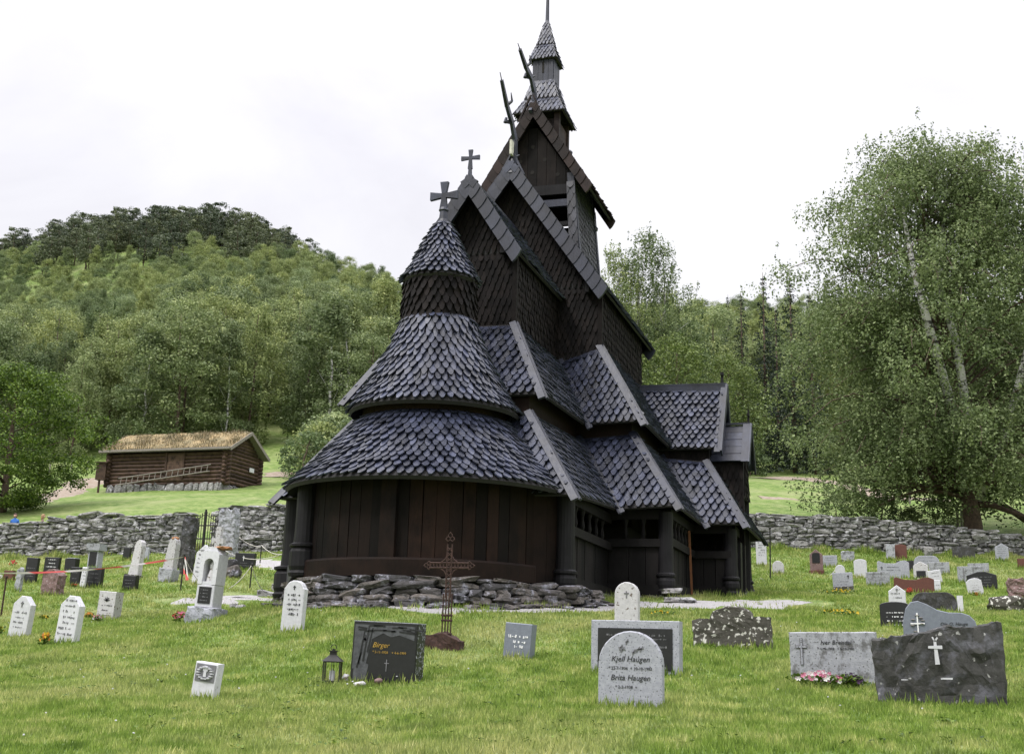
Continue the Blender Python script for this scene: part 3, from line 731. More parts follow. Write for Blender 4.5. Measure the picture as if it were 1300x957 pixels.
for s in (1, -1):
    mb = MB(); mb.bar((.3*s, 25.53, 13.95), (.03*s, 25.53, 14.6), .045, .1, (0, 1, 0), .03, .05); cbuild(mb, 'verge_tip', 'shingle_brown', tg)
# ---------------------------------------------------------------- gallery walls and foundation
def planks(mb, p, q, z0, z1, n, t=.05, gap=.012, nrm=None):
    p = V(*p); q = V(*q); d = (q-p); L = d.length; d.normalize(); nn = V(d.y, -d.x)
    edges = [0.]
    for k in range(n): edges.append(edges[-1]+random.uniform(.8, 1.25))
    edges = [e*L/edges[-1] for e in edges]
    for k in range(n):
        a = p+d*(edges[k]+gap/2); b_ = p+d*(edges[k+1]-gap/2); off = random.uniform(0, .016)
        lean = random.uniform(-.01, .01)
        A = a+nn*off; B_ = b_+nn*(off+random.uniform(-.004, .004))
        mb.add([(A.x, A.y, z0), (B_.x, B_.y, z0), (B_.x+d.x*lean, B_.y+d.y*lean, z1), (A.x+d.x*lean, A.y+d.y*lean, z1),
                (A.x-nn.x*t, A.y-nn.y*t, z0), (B_.x-nn.x*t, B_.y-nn.y*t, z0), (B_.x-nn.x*t, B_.y-nn.y*t, z1), (A.x-nn.x*t, A.y-nn.y*t, z1)],
               [(0, 1, 2, 3), (7, 6, 5, 4), (0, 4, 5, 1), (1, 5, 6, 2), (2, 6, 7, 3), (3, 7, 4, 0)])
def gwall(p, q, zs, zt, n, posts, mat='plank_dark', zr=None):
    """p->q with the outside on the right hand side of travel"""
    P_, Q_ = V(*p), V(*q); d = (Q_-P_).normalized(); nn = V(d.y, -d.x); L = (Q_-P_).length
    zr = zr or zt-.62
    mb = MB(); planks(mb, P_, Q_, zs+.2, zr, n); w_ = cbuild(mb, 'gallery_wall', mat)
    def beam(name, z0, z1, out=.03, t=.14, m=mat):
        b_ = MB(); a = P_+nn*out; c_ = Q_+nn*out
        b_.bar((a.x, a.y, (z0+z1)/2), (c_.x, c_.y, (z0+z1)/2), t, z1-z0, (0, 0, 1)); cbuild(b_, name, m, w_)
    beam('sill_beam', zs-.06, zs+.22, .03); beam('rail', zr-.02, zr+.13, .02); beam('wall_plate', zt-.12, zt+.06, .0)
    for k in range(1, posts+1):
        mb = MB(); c_ = P_+d*(L*k/(posts+1)); a0 = zr+.1; a1 = zt-.08
        prof = [(.028, a0), (.05, a0+.12), (.03, a0+.25), (.03, a1-.16), (.06, a1-.04), (.07, a1)]
        mb.lathe((c_.x, c_.y, 0), prof, 8); cbuild(mb, 'arcade_post', mat, w_)
    return w_
def column(x, y, z0, z1, r=.15, mat='column', big=1.):
    mb = MB(); f = (.46 if big > 1 else .3)
    prof = [(r*1.25*big, 0), (r*1.32*big, .05), (r*1.18*big, .09), (r*1.3*big, .16), (r*1.28*big, f-.06), (r*1.12*big, f), (r*1.34*big, f+.025), (r*1.34*big, f+.06), (r*1.1, f+.09), (r*1.02, f+.3), (r, z1-z0)]
    mb.lathe((x, y, z0), prof, 18); cbuild(mb, 'column', mat, smooth=False)
ZS = 2.86
# apse wall: curved planks
ra = 2.07; NPK = 34
mb = MB(); mg = MB(); ang = [-100+i*200/NPK for i in range(NPK+1)]
def apt(a, r=ra): return (r*sin(radians(a)), 20-r*cos(radians(a)))
for i in range(NPK):
    p, q = apt(ang[i]), apt(ang[i+1]); (mg if ang[i] < -52 else mb).__class__
    planks(mb, p, q, ZS+.18, 4.5, 1, gap=.008)
aw = cbuild(mb, 'apse_wall', 'plank')
mb = MB()
rows_ = []
for i in range(0, 41):
    a0 = -48+i*3.05; rows_ += [(*apt(a0, r_), z_) for r_, z_ in ((ra+.13, ZS-.05), (ra+.13, ZS+.2), (ra+.11, ZS+.235), (ra-.02, ZS+.24), (ra-.02, ZS-.05))]
mb.add(rows_, [(i*5+j, (i+1)*5+j, (i+1)*5+(j+1) % 5, i*5+(j+1) % 5) for i in range(40) for j in range(5)])
cbuild(mb, 'sill_beam', 'plank', aw)
mb = MB(); p = apt(3, ra+.05); mb.bar((p[0], p[1], ZS+.2), (p[0], p[1], 4.4), .26, .09, (0, 1, 0)); cbuild(mb, 'middle_post', 'plank', aw)
# straight planks painted skylit grey on the left between the apse and the corner column
cl = apt(-52, ra+.1)
mb = MB(); planks(mb, (-2.42, 19.9), (cl[0]+.03, cl[1]), ZS+.1, 4.45, 4, gap=.03)
cbuild(mb, 'side_boarding', 'plank_skylit')
mb = MB(); mb.bar((-2.5, 19.8, ZS-.02), (cl[0], cl[1]-.04, ZS+.26), .2, .34, (0, 0, 1)); cbuild(mb, 'sloping_sill', 'plank_skylit')
column(cl[0], cl[1], ZS-.02, 4.5, .17, 'column', 1.08)
column(-2.52, 19.86, 2.55, 4.4, .19, 'column', 1.25)
column(2.46, 19.93, ZS-.18, 4.4, .155)
mb = MB(); planks(mb, apt(76, ra), (2.35, 19.9), ZS-.1, 4.4, 2); cbuild(mb, 'side_boarding', 'plank')
seg = [((2.47, 20.0), (2.47, 23.1), ZS-.12, 4.3, 12, 5), ((2.47, 23.13), (3.5, 23.13), ZS-.05, 4.38, 3, 2), ((3.6, 23.25), (3.6, 26.1), ZS+.02, 4.42, 12, 6), ((3.6, 26.15), (4.45, 26.15), ZS+.12, 4.42, 3, 0),
       ((4.45, 26.25), (4.45, 28.9), ZS+.15, 4.42, 7, 0), ((4.45, 28.9), (3.6, 28.9), ZS+.2, 4.42, 3, 0), ((3.6, 28.95), (3.6, 30.9), ZS+.2, 4.42, 7, 4)]
for p, q, z, zt, n, k in seg:
    gwall(p, q, z, zt, n, k)
    gwall((-q[0], q[1]), (-p[0], p[1]), z, zt, n, k)
gwall((3.6, 30.9), (-3.6, 30.9), ZS+.2, 4.42, 22, 12)
for x_, y_, z_ in ((3.58, 23.15, 2.9), (4.42, 26.2, 3.05), (4.42, 28.85, 3.15), (3.58, 30.85, 3.15)):
    column(x_, y_, z_-.03, 4.4, .14); column(-x_, y_, z_-.03, 4.4, .16)
# thin boards and the orange pole at the side entrance
mb = MB(); mb.bar((3.72, 25.4, 2.95), (3.68, 25.35, 4.28), .04, .04, (0, 1, 0)); cbuild(mb, 'support_pole', 'orange_wood')
mb = MB(); mb.box(4.57, 26.6, 3.55, .06, .3, 1.2); mb.box(4.58, 27.2, 3.55, .05, .3, 1.2); cbuild(mb, 'door_boards', 'column')
# foundation: packed rocks along the sill line
mb = MB(); random.seed(21)
path_ = [(-2.7, 19.95), (-2.3, 19.55)]+[apt(a, ra+.12) for a in range(-52, 75, 6)]+[(2.6, 19.75), (2.65, 21.3)]
def walk(pts):
    pts = [V(*p) for p in pts]; out = []
    for a, b_ in zip(pts, pts[1:]): out.append((a, b_, (b_-a).length))
    return out
def along(ws, s):
    for a, b_, l in ws:
        if s <= l: return a.lerp(b_, s/l), (b_-a).normalized()
        s -= l
    return ws[-1][1], (ws[-1][1]-ws[-1][0]).normalized()
ws = walk(path_); tot = sum(w[2] for w in ws)
for row, (h0, h1, o_) in enumerate([(-.12, .08, .12), (.05, .17, .1), (.15, .27, .07), (.25, .37, .05), (.34, .50, .03)]):
    s = 0
    while s < tot:
        l = random.uniform(.22, .75) if row else random.uniform(.2, .6); p, d = along(ws, s+l/2); nn = V(d.y, -d.x)
        zb = gz(p.x+CX, p.y); zt = min(zb+h1, ZS-.05); zb0 = zb+h0
        if row == 4: zt = ZS-.05; zb0 = zb+.36
        if zt-zb0 > .04 and random.random() < (.97 if row else .8):
            pp = p+nn*(o_+random.uniform(-.03, .04)-.1)
            hh = (zt-zb0)*random.uniform(.85, 1.0)
            mb.rock((pp.x, pp.y, zb0+hh/2 if row < 2 else zt-hh/2), (l*1.06, .34, hh*1.12), random.random(), atan2(d.y, d.x)+random.uniform(-.1, .1), .38)
        s += l
# flat slabs lying along the foot
for i in range(60):
    s = random.uniform(0, tot); p, d = along(ws, s); nn = V(d.y, -d.x); k = random.uniform(.12, .36); pp = p+nn*k
    mb.rock((pp.x, pp.y, gz(pp.x+CX, pp.y)+.02), (random.uniform(.15, .45), random.uniform(.12, .3), random.uniform(.04, .1)), random.random(), random.uniform(-.5, .5), .55)
for pts, h in (([(2.65, 21.3), (2.65, 22.95), (3.65, 22.95)], .1), ([(3.75, 23.1), (3.78, 26.), (4.5, 26.0)], .06), ([(4.6, 26.1), (4.6, 29)], .06), ([(-2.8, 20.4), (-2.6, 23), (-3.7, 23), (-3.75, 26), (-4.6, 26), (-4.6, 29)], .14)):
    w2_ = walk(pts); t2 = sum(w[2] for w in w2_); s = 0
    while s < t2:
        l = random.uniform(.2, .5); p, d = along(w2_, s+l/2); nn = V(d.y, -d.x); zb = gz(p.x+CX, p.y)-.08
        zt = ZS-.12+(p.y-20)*.03; hh = max(.12, zt-zb)
        mb.rock((p.x-nn.x*.12, p.y-nn.y*.12, zb+hh/2), (l*1.05, .3, hh*1.1), random.random(), atan2(d.y, d.x), .5); s += l
cbuild(mb, 'stone_foundation', 'foundrock', smooth=False)

# loose slabs by the corner columns
def slabs(name, px, py, lst, label, group=None):
    p, w = spot(px, py); e = empty(name, p); mb = MB()
    for dx, dy, dz, a, b_, c_, r in lst: mb.rock((dx, dy, dz), (a, b_, c_), random.random(), r, .45)
    o = mb.build(name, 'slab'); o.location = p; bpy.data.objects.remove(e)
    tag(o, label, 'rock', group)
slabs('stone_slab', 862, 765, [(0, 0, .05, .5, .3, .1, .1)], 'flat grey slab at the bottom of the small pile by the church corner column')
slabs('stone_slab', 853, 760, [(0, 0, .14, .36, .25, .1, .3)], 'reddish slab at the top of the small pile by the church corner column')
slabs('stone_slab', 838, 758, [(0, .1, .06, .3, .25, .12, -.2)], 'small slab left of the slab pile at the church corner column')
slabs('boulder', 341, 757, [(0, 0, .03, .5, .35, .2, .1)], 'low grey boulder in the grass left of the leftmost church column')
slabs('boulder', 352, 750, [(0, 0, .06, .34, .3, .2, .5)], 'small light boulder against the foot of the leftmost church column')
slabs('boulder', 305, 773, [(0, 0, .03, .18, .16, .12, .1)], 'small pale stone in the grass right of the arched white monument')
slabs('boulder', 296, 772, [(0, 0, .03, .15, .14, .14, .9)], 'small brown stone in the grass right of the arched white monument')
slabs('stone_slab', 745, 745, [(0, 0, .1, .5, .25, .24, -.3)], 'long pale rock lying by the choir corner column under the side gallery')
slabs('stone_slab', 752, 768, [(0, 0, .02, .5, .25, .06, .1)], 'flat thin slab on the path in front of the choir corner column')

# ---------------------------------------------------------------- gravel path
PATHS = []
def ribbon(name, pts, wds, mat, label, lift=.012, sub=8):
    pts = [spot(*p)[0] for p in pts]; mb = MB(); rows = []; PATHS.append(([(p.x, p.y) for p in pts], wds))
    N = (len(pts)-1)*sub
    for i in range(N+1):
        t = i/sub; k = min(int(t), len(pts)-2); f = t-k; p = pts[k].lerp(pts[k+1], f); w = wds[k]+(wds[k+1]-wds[k])*f
        d = (pts[k+1]-pts[k]).normalized(); nn = V(-d.y, d.x, 0).normalized()
        w1 = w*(1+.25*sin(i*.9)+.15*sin(i*2.3+1)); w2 = w*(1+.25*sin(i*1.1+2)+.15*sin(i*2.7))
        row = []
        for j in range(5):
            q = p+nn*(-w1/2+(w1+w2)/2*j/4); row.append((q.x, q.y, gz(q.x, q.y)+lift-(.03 if j in (0, 4) else 0)))
        rows.append(row)
    for r in rows: mb.v += r
    mb.f = [(i*5+j, i*5+j+1, (i+1)*5+j+1, (i+1)*5+j) for i in range(N) for j in range(4)]
    o = mb.build(name, mat, smooth=True); tag(o, label, kind='structure')
m, nt, b, o = newmat('gravel')
c = ramp(nt, noise(nt, 45, 5, .8), [(.3, (.2, .19, .19)), (.55, (.38, .37, .37)), (.75, (.52, .51, .51))])
nt.links.new(c, b.inputs['Base Color']); setrough(b, .95, .2); bump(nt, b, noise(nt, 60, 4, .8), .8, .03); MT['gravel'] = m
ribbon('gravel_path', [(395, 758), (440, 768), (560, 776), (700, 774), (800, 769), (900, 767), (1012, 763)], [.6, .8, .8, .8, 1.3, 1.7, 1.3], 'gravel', 'pale gravel path round the foot of the church')
ribbon('gravel_path', [(225, 763), (268, 765), (306, 757), (350, 762)], [1.2, 1.5, 1.2, .3], 'gravel', 'pale gravel patch behind the arched monument')
ribbon('gravel_path', [(322, 712), (345, 716), (372, 722)], [1.5, 2., 1.5], 'gravel', 'pale gravel path from the gate to the church')
m, nt, b, o = newmat('bare earth')
c = ramp(nt, noise(nt, 4, 6, .7), [(.3, (.16, .11, .07)), (.6, (.28, .24, .2)), (.75, (.3, .3, .3))]); nt.links.new(c, b.inputs['Base Color']); setrough(b, .95, .2); MT['earth'] = m
ribbon('dirt_track', [(-60, 650), (30, 639), (75, 628), (125, 607)], [1.5, 2.2, 2., 3.], 'earth', 'bare dirt track beside the log barn', .03)
ribbon('dirt_track', [(345, 606), (372, 600)], [2., 3.], 'earth', 'bare earth patch right of the log barn', .03)
ribbon('dirt_track', [(965, 632), (1010, 634)], [1.2, 1.2], 'earth', 'bare rock patch beyond the right hand wall', .03)
ribbon('dirt_track', [(960, 607), (1020, 607), (1120, 632), (1210, 636)], [2.5, 2., 1.6, 1.], 'earth', 'bare earth bank beyond the right hand wall', .05)
# ---------------------------------------------------------------- headstones
def ol(kind, w, h, r=None):
    a = w/2
    if kind == 'rect': return [(-a, 0), (a, 0), (a, h), (-a, h)]
    if kind == 'round': return [(-a, 0), (a, 0)]+[(a*cos(t), h-a+a*sin(t)) for t in [pi*k/14 for k in range(15)]]
    if kind == 'soft': 
        q = min(a, h)*.55; return [(-a, 0), (a, 0)]+[(a-q+q*cos(t), h-q+q*sin(t)) for t in [pi/2*k/6 for k in range(7)]]+[(-a+q+q*cos(t), h-q+q*sin(t)) for t in [pi/2+pi/2*k/6 for k in range(7)]]
    if kind == 'seg': return [(-a, 0), (a, 0), (a, h*.86)]+[(a*cos(t), h*.86+h*.14*sin(t)) for t in [pi*k/12 for k in range(1, 12)]]+[(-a, h*.86)]
    if kind == 'gable': return [(-a, 0), (a, 0), (a, h*.78), (0, h), (-a, h*.78)]
    if kind == 'lowgable': return [(-a, 0), (a, 0), (a, h*.8), (a*.25, h), (-a*.25, h), (-a, h*.8)]
    if kind == 'shoulder': return [(-a, 0), (a, 0), (a, h*.84), (a*.86, h*.87)]+[(a*(.86-.5*k/5), h*(.87+.11*sin(k/5*pi/2)**.8)) for k in range(1, 6)]+[(a*.25, h), (-a*.25, h)]+[(-a*(.86-.5*k/5), h*(.87+.11*sin(k/5*pi/2)**.8)) for k in range(5, 0, -1)]+[(-a*.86, h*.87), (-a, h*.84)]
    if kind == 'obelisk': return [(-a, 0), (a, 0), (a*.66, h*.86), (a*.5, h*.95), (a*.15, h), (-a*.15, h), (-a*.5, h*.95), (-a*.66, h*.86)]
    if kind == 'wave': return [(-a*.92, 0), (a*.95, 0), (a, h*.15), (a, h*.45), (a*.93, h*.62), (a*.8, h*.72), (a*.6, h*.77), (a*.25, h*.78), (-.05*a, h*.83), (-a*.3, h*.93), (-a*.55, h), (-a*.75, h*.98), (-a*.9, h*.86), (-a, h*.6), (-a, h*.2)]
    if kind == 'archshoulder': return [(-a, 0), (a, 0), (a, h*.70), (a*.62, h*.72)]+[(a*.56*cos(t), h*.70+h*.30*sin(t)) for t in [pi*k/12 for k in range(13)]]+[(-a*.62, h*.72), (-a, h*.70)]
    if kind == 'tworise': return [(-a, 0), (a, 0), (a, h*.88), (a*.75, h), (a*.45, h*.97), (a*.1, h*.84), (-a*.5, h*.86), (-a*.9, h*1.0), (-a, h*.92)]
    if kind == 'rough':
        rr = random.Random(int(w*1000+h*77)); pts = [(-a, 0), (a, 0)]; n = 5
        pts += [(a*(1+rr.uniform(-.06, .04)), h*.88*k/n) for k in range(1, n+1)]
        pts += [(a*(1-2*k/9), h*(.93+rr.uniform(-.05, .07))) for k in range(1, 9)]
        pts += [(-a*(1+rr.uniform(-.06, .04)), h*.88*k/n) for k in range(n, 0, -1)]; return pts
    if kind == 'slant': return [(-a*.97, 0), (a*.97, 0), (a, h*1.0), (a*.45, h*.93), (a*.2, h*.97), (-a*.1, h*.90), (-a*.5, h*.85), (-a, h*.80)]
def text_mesh(lines, size, mat, parent, loc, shear=0., spacing=1.25, name='inscription', extr=.0015, align='CENTER', sx=1.):
    cu = bpy.data.curves.new(name, 'FONT'); cu.body = '\n'.join(lines); cu.size = size; cu.shear = shear; cu.align_x = align
    cu.space_line = spacing; cu.extrude = extr; cu.resolution_u = 2
    ob = bpy.data.objects.new(name, cu); C.objects.link(ob)
    bpy.context.view_layer.update()
    me = bpy.data.meshes.new_from_object(ob.evaluated_get(bpy.context.evaluated_depsgraph_get()))
    bpy.data.objects.remove(ob); bpy.data.curves.remove(cu)
    me.materials.clear(); me.materials.append(MT[mat])
    me.transform(Matrix.Translation(loc) @ Matrix.Rotation(pi/2, 4, 'X') @ Matrix.Diagonal((sx, 1, 1, 1)))
    o = bpy.data.objects.new(name, me); C.objects.link(o); o.parent = parent; return o
def marks(parent, x0, x1, zs, y, mat, h=.02, seed=1, y1=None):
    """rows of worn, unreadable letters as little strokes"""
    r = random.Random(seed); mb = MB()
    for z in zs:
        ins_ = r.uniform(0, .18)*(x1-x0); x = x0+ins_; xe = x1-ins_
        while x < xe:
            k = r.random()
            if k < .2: x += h*.7; continue
            w = h*r.uniform(.18, .6); mb.box(x+w/2, y, z+r.uniform(-.1, .1)*h, w, .004, h*r.choice((1, .8, .6, .25)), Matrix.Rotation(r.uniform(-.25, .25), 3, 'Y')); x += w+h*.28
    return mb.build('inscription', mat, parent)
def cross_mark(parent, x, z, w, h, t, y, mat, name='cross_emblem', fl=False):
    mb = MB(); mb.box(x, y, z, t, .008, h); mb.box(x, y+.001, z+h*.18, w, .008, t)
    if fl:
        for dx, dz in ((0, h/2), (0, -h/2), (-w/2, h*.18), (w/2, h*.18)): mb.lathe((x+dx, y, z+dz), [(t*.9, -.004), (t*.9, .004)], 8)
    return mb.build(name, mat, parent)
def roughen(o, amt, fr=9., seed=0, keepfront=False, cuts=3):
    bm = bmesh.new(); bm.from_mesh(o.data); bmesh.ops.triangulate(bm, faces=bm.faces)
    for _ in range(cuts): bmesh.ops.subdivide_edges(bm, edges=[e for e in bm.edges if e.calc_length() > .06], cuts=1, use_grid_fill=True)
    bmesh.ops.triangulate(bm, faces=bm.faces)
    r = random.Random(seed); ph = [r.uniform(0, 9) for _ in range(9)]
    from mathutils import noise as mn
    for v in bm.verts:
        q = v.co*fr+V(ph[0], ph[1], ph[2]); d = mn.noise_vector(q)*amt+mn.noise_vector(q*2.7)*amt*.5
        if keepfront and v.normal.y < -.7: d *= .25
        v.co += d
    bm.to_mesh(o.data); bm.free(); o.data.update()
HS = []
def stone(px, py, wp, hp, kind, mat, label, th=.12, lean=0., back=0., yaw=0., cat='headstone', name='headstone', plinth=None, extra=None, rough=0., group=None, keepfront=False, bev=.01):
    p, w = spot(px, py); k = w/CF; W = wp*k; H = hp*k*1.0
    root = empty(name, p, yaw, back, radians(lean))
    tag(root, label, cat, group)
    bury = .12
    pts = [(x, z if z > 0 else -bury) for x, z in ol(kind, W, H)]
    mb = MB().prism(pts, 0, th, bev)
    o = mb.build('slab', mat, root)
    if rough: roughen(o, rough, 9., int(px*7+py), keepfront)
    if plinth:
        pw, ph, pt, pm = plinth; q = MB().prism([(x, z-bury) for x, z in ol('rect', W*pw, ph+bury)], -pt/2+th/2, pt/2+th/2, .012).build('plinth', pm, root)
        roughen(q, .012, 7, 3)
    if extra: extra(root, W, H, th)
    HS.append((px, py, W, H, w)); return root
E3 = -.003
def txt(lo=.35, hi=.85, n=4, mat='ink', x=.36, h=None, seed=3):
    def f(r, W, H, th): marks(r, -W*x, W*x, [H*(hi-(hi-lo)*i/max(1, n-1)) for i in range(n)], E3, mat, h or H*.05, seed)
    return f
def multi(*fs):
    def f(*a):
        for g in fs: g(*a)
    return f
def plate(mat, w=.6, z0=.3, z1=.85, kind='rect', t=.012):
    def f(r, W, H, th):
        mb = MB().prism([(x, z+H*z0) for x, z in ol(kind, W*w, H*(z1-z0))], -t, .0, 0); mb.build('name_plate', mat, r)
    return f
def crossm(x=0., z=.8, w=.2, h=.25, t=.02, mat='ink', fl=False):
    def f(r, W, H, th): cross_mark(r, W*x, H*z, W*w, H*h, t, -.005, mat, fl=fl)
    return f

def leaf_emblem(r, W, H):
    mb = MB()
    for a in (-70, -35, 0, 35, 70):
        t = radians(a); mb.bar((0, -.005, H*.66), (W*.2*sin(t), -.005, H*.66+W*.2*cos(t)), .03, .006, (0, 1, 0), .008, .006)
    mb.build('leaf_emblem', 'ink', r)
# left rows
stone(20, 809, 27, 52, 'lowgable', 'marble', 'leaning white headstone nearest the left edge, left one of the near pair', .14, 5, extra=multi(txt(.25, .6, 4, 'grooves', seed=1), crossm(0, .8, .16, .14, .02, 'grooves')))
stone(80, 817, 29, 60, 'lowgable', 'marble', 'leaning white headstone with a dense block of lettering and yellow flowers at its foot', .15, 5, extra=multi(txt(.2, .9, 7, 'grooves', seed=2, x=.4)))
stone(132, 786, 25, 35, 'rect', 'marble2', 'small squat white headstone with a dark leaf emblem at its top', .26, 3, extra=multi(txt(.15, .5, 3, 'ink', seed=4), lambda r, W, H, th: leaf_emblem(r, W, H)))
stone(60, 756, 24, 33, 'lowgable', 'pink', 'rough pinkish granite stone left of the slim white one', .3, 3, rough=.03)
stone(36, 741, 17, 33, 'rect', 'black', 'dark upright slab left behind the pinkish rough stone', .1, 3, extra=txt(.3, .6, 3, 'grooves'))
stone(62, 738, 22, 30, 'rect', 'black', 'black slab with pale lettering behind the pinkish rough stone', .1, 2, extra=txt(.6, .9, 3, 'whitepaint', seed=7))
stone(9, 738, 14, 14, 'rect', 'red', 'low dark brown stone near the left edge behind the white flowers', .12, 2)
stone(20, 752, 8, 32, 'rough', 'granite2', 'narrow grey lichen stained post stone between clumps of white flowers', .1, 4, rough=.015)
stone(93, 744, 14, 24, 'rect', 'black', 'left dark slab of the pair parted by a slim white marker', .1, 2, extra=txt(.4, .7, 2, 'grooves', seed=9))
stone(117, 746, 22, 25, 'rect', 'black', 'right dark slab of the pair parted by a slim white marker', .12, 2, extra=txt(.3, .7, 3, 'grooves', seed=10))
stone(103, 747, 7, 27, 'rect', 'marble', 'slim white marker standing between two dark slabs', .06, 5, extra=txt(.3, .9, 5, 'grooves', seed=11))
stone(87, 728, 16, 19, 'rect', 'black', 'low dark stone with a pale top edge behind the dark slab pair', .2, 1, extra=lambda r, W, H, th: MB().box(W*.1, th/2, H+.012, W*.8, th, .02).build('cap', 'granite', r))
def cap_pillar(r, W, H, th):
    MB().box(0, th/2, H-.06, W*1.3, th*1.5, .2).build('cap', 'granite2', r); plate('black', .7, .15, .72)(r, W, H, th)
stone(116, 723, 15, 31, 'rect', 'granite', 'grey pillar monument with a projecting cap and a black plate', .25, 1, extra=cap_pillar)
stone(159, 712, 10, 17, 'rect', 'black', 'small dark slab just left behind the first white obelisk', .1, 2)
stone(184, 711, 7, 16, 'rect', 'granite', 'slim pale slab just right behind the first white obelisk', .08, 2)
stone(167, 735, 15, 50, 'obelisk', 'marble2', 'tall white tapering headstone leaning right, with a small black stone before it', .2, 7, rough=.006, plinth=(1.35, .12, .35, 'lichen'))
stone(162, 751, 19, 20, 'rect', 'black', 'small square black stone in front of the first white obelisk', .16, 2, extra=txt(.3, .7, 3, 'grooves', seed=13))
stone(209, 739, 17, 56, 'obelisk', 'marble2', 'tall white tapering headstone with orange lichen on top and a rough plinth', .22, 7, plinth=(1.2, .33, .34, 'granite2'), extra=lambda r, W, H, th: MB().rock((0, th*.5, H-.03), (W*.45, th*1., .1), 3, 0, .7).build('lichen_patch', 'orangelichen', r))
stone(251, 742, 20, 50, 'gable', 'marble', 'white headstone with a pointed top half hidden behind the arched monument', .14, 6, extra=txt(.2, .85, 7, 'grooves', seed=14))
# stone cross behind the monument
def stonecross(px, py, hp, wp, label):
    p, w = spot(px, py); k = w/CF; H = hp*k; W = wp*k; r = empty('grave_cross', p, 0, 0, radians(4)); tag(r, label, 'grave cross')
    mb = MB(); a = .075; z = H*.62
    for i, q in enumerate([[(-a*1.2, -.1), (a*1.2, -.1), (a, z-a), (-a, z-a)], [(-a, z-a), (a, z-a), (a, z+a), (-a, z+a)], [(-a, z+a), (a, z+a), (a*1.1, H), (-a*1.1, H)], [(a, z-a), (W/2, z-a*1.1), (W/2, z+a*1.1), (a, z+a)], [(-W/2, z-a*1.1), (-a, z-a), (-a, z+a), (-W/2, z+a*1.1)]]):
        m2 = MB().prism(q, -.07+.001*i, .07-.001*i, .0); mb.add(m2.v, m2.f)
    mb.build('cross', 'marble2', r); MB().box(0, 0, .1, W*.9, .3, .3).build('plinth', 'granite2', r)
stonecross(273, 716, 47, 17, 'pale stone cross rising behind the arched white monument')
stone(309, 723, 28, 21, 'rect', 'black', 'black polished slab with a small white cross beside the rough boulder', .12, 2, extra=multi(crossm(-.05, .68, .1, .3, .015, 'whitepaint'), txt(.25, .4, 2, 'grooves', seed=15)))
# rough boulder marker
p, w = spot(293, 733); mb = MB(); mb.rock((0, 0, .12), (.45, .35, .38), 5, 0, .5); mb.rock((.02, 0, .34), (.3, .25, .3), 8, .4, .6); mb.rock((.18, -.1, .1), (.2, .2, .2), 12, .2, .6)
o = mb.build('boulder', 'foundrock'); o.location = p; tag(o, 'heaped rough grey boulder between the arched monument and a black slab', 'rock')
# arched niche monument
p, w = spot(255, 789); k = w/CF; r = empty('arched_monument', p, -.0, 0, radians(3.5)); tag(r, 'white arched monument with a niche and statuette on a block with a black plate', 'monument')
Wm = 26*k; D_ = .3; z1 = 18*k; z2 = 47*k; z3 = 91*k
o = MB().prism([(x, z-.1) for x, z in ol('rect', Wm*1.55, z1+.1)], -.1, D_+.08, .03).build('plinth', 'granite', r); roughen(o, .03, 7, 5)
o = MB().prism([(x, z+z1) for x, z in ol('rect', Wm, z2-z1-.01)], 0, D_, .012).build('block', 'marble', r)
q = MB().box(0, -.006, (z1+z2)/2+.01, Wm*.68, .012, (z2-z1)*.72).build('name_plate', 'black', o); marks(q, -Wm*.26, Wm*.26, [z1+(z2-z1)*f for f in (.3, .45, .6, .75)], -.015, 'grooves', .022, 5)
hw = Wm/2; nr_ = Wm*.27; zc = z2+(z3-z2)*.58; zn = z2+.04
mb = MB(); outer = [(hw, z2), (hw, z3-.06), (hw*.7, z3), (-hw*.7, z3), (-hw, z3-.06), (-hw, z2)]
arc = [(nr_*cos(t), zc+nr_*sin(t)) for t in [pi*i/12 for i in range(13)]]
def quadp(a, b_, c_, d_, y0, y1):
    m2 = MB().prism([a, b_, c_, d_], y0, y1); mb.add(m2.v, m2.f)
quadp((nr_, z2), (hw, z2), (hw, zc), (nr_, zc), 0, D_); quadp((-hw, z2), (-nr_, z2), (-nr_, zc), (-hw, zc), 0, D_)
for i in range(12):
    (x0, y0_), (x1, y1_) = arc[i], arc[i+1]
    def proj_out(x, z):
        f = min(hw/abs(x) if abs(x) > 1e-6 else 9, (z3-.02-zc)/(z-zc) if z-zc > 1e-6 else 9); return (x*f, zc+(z-zc)*f)
    quadp(arc[i], proj_out(*arc[i]), proj_out(*arc[i+1]), arc[i+1], 0, D_)
mb.box(0, D_-.05, (z2+z3)/2, Wm*.95, .08, (z3-z2)*.96); mb.box(0, D_/2, z2+.02, Wm*.9, D_*.9, .05)
mb.prism([(-hw*.75, z3-.03), (hw*.75, z3-.03), (hw*.5, z3+.045), (-hw*.5, z3+.045)], .02, D_-.02)
mb.build('niche', 'marble', r)
mb = MB(); mb.lathe((.02, D_*.45, z2+.03), [(.1, 0), (.09, .1), (.06, .2), (.07, .28), (.045, .33), (.03, .36), (.045, .4), (.04, .45), (.01, .48)], 12); mb.build('statuette', 'marble2', r)
MB().rock((.1, .2, z3+.04), (.3, .3, .06), 3, 0, .7).build('lichen_patch', 'orangelichen', r)

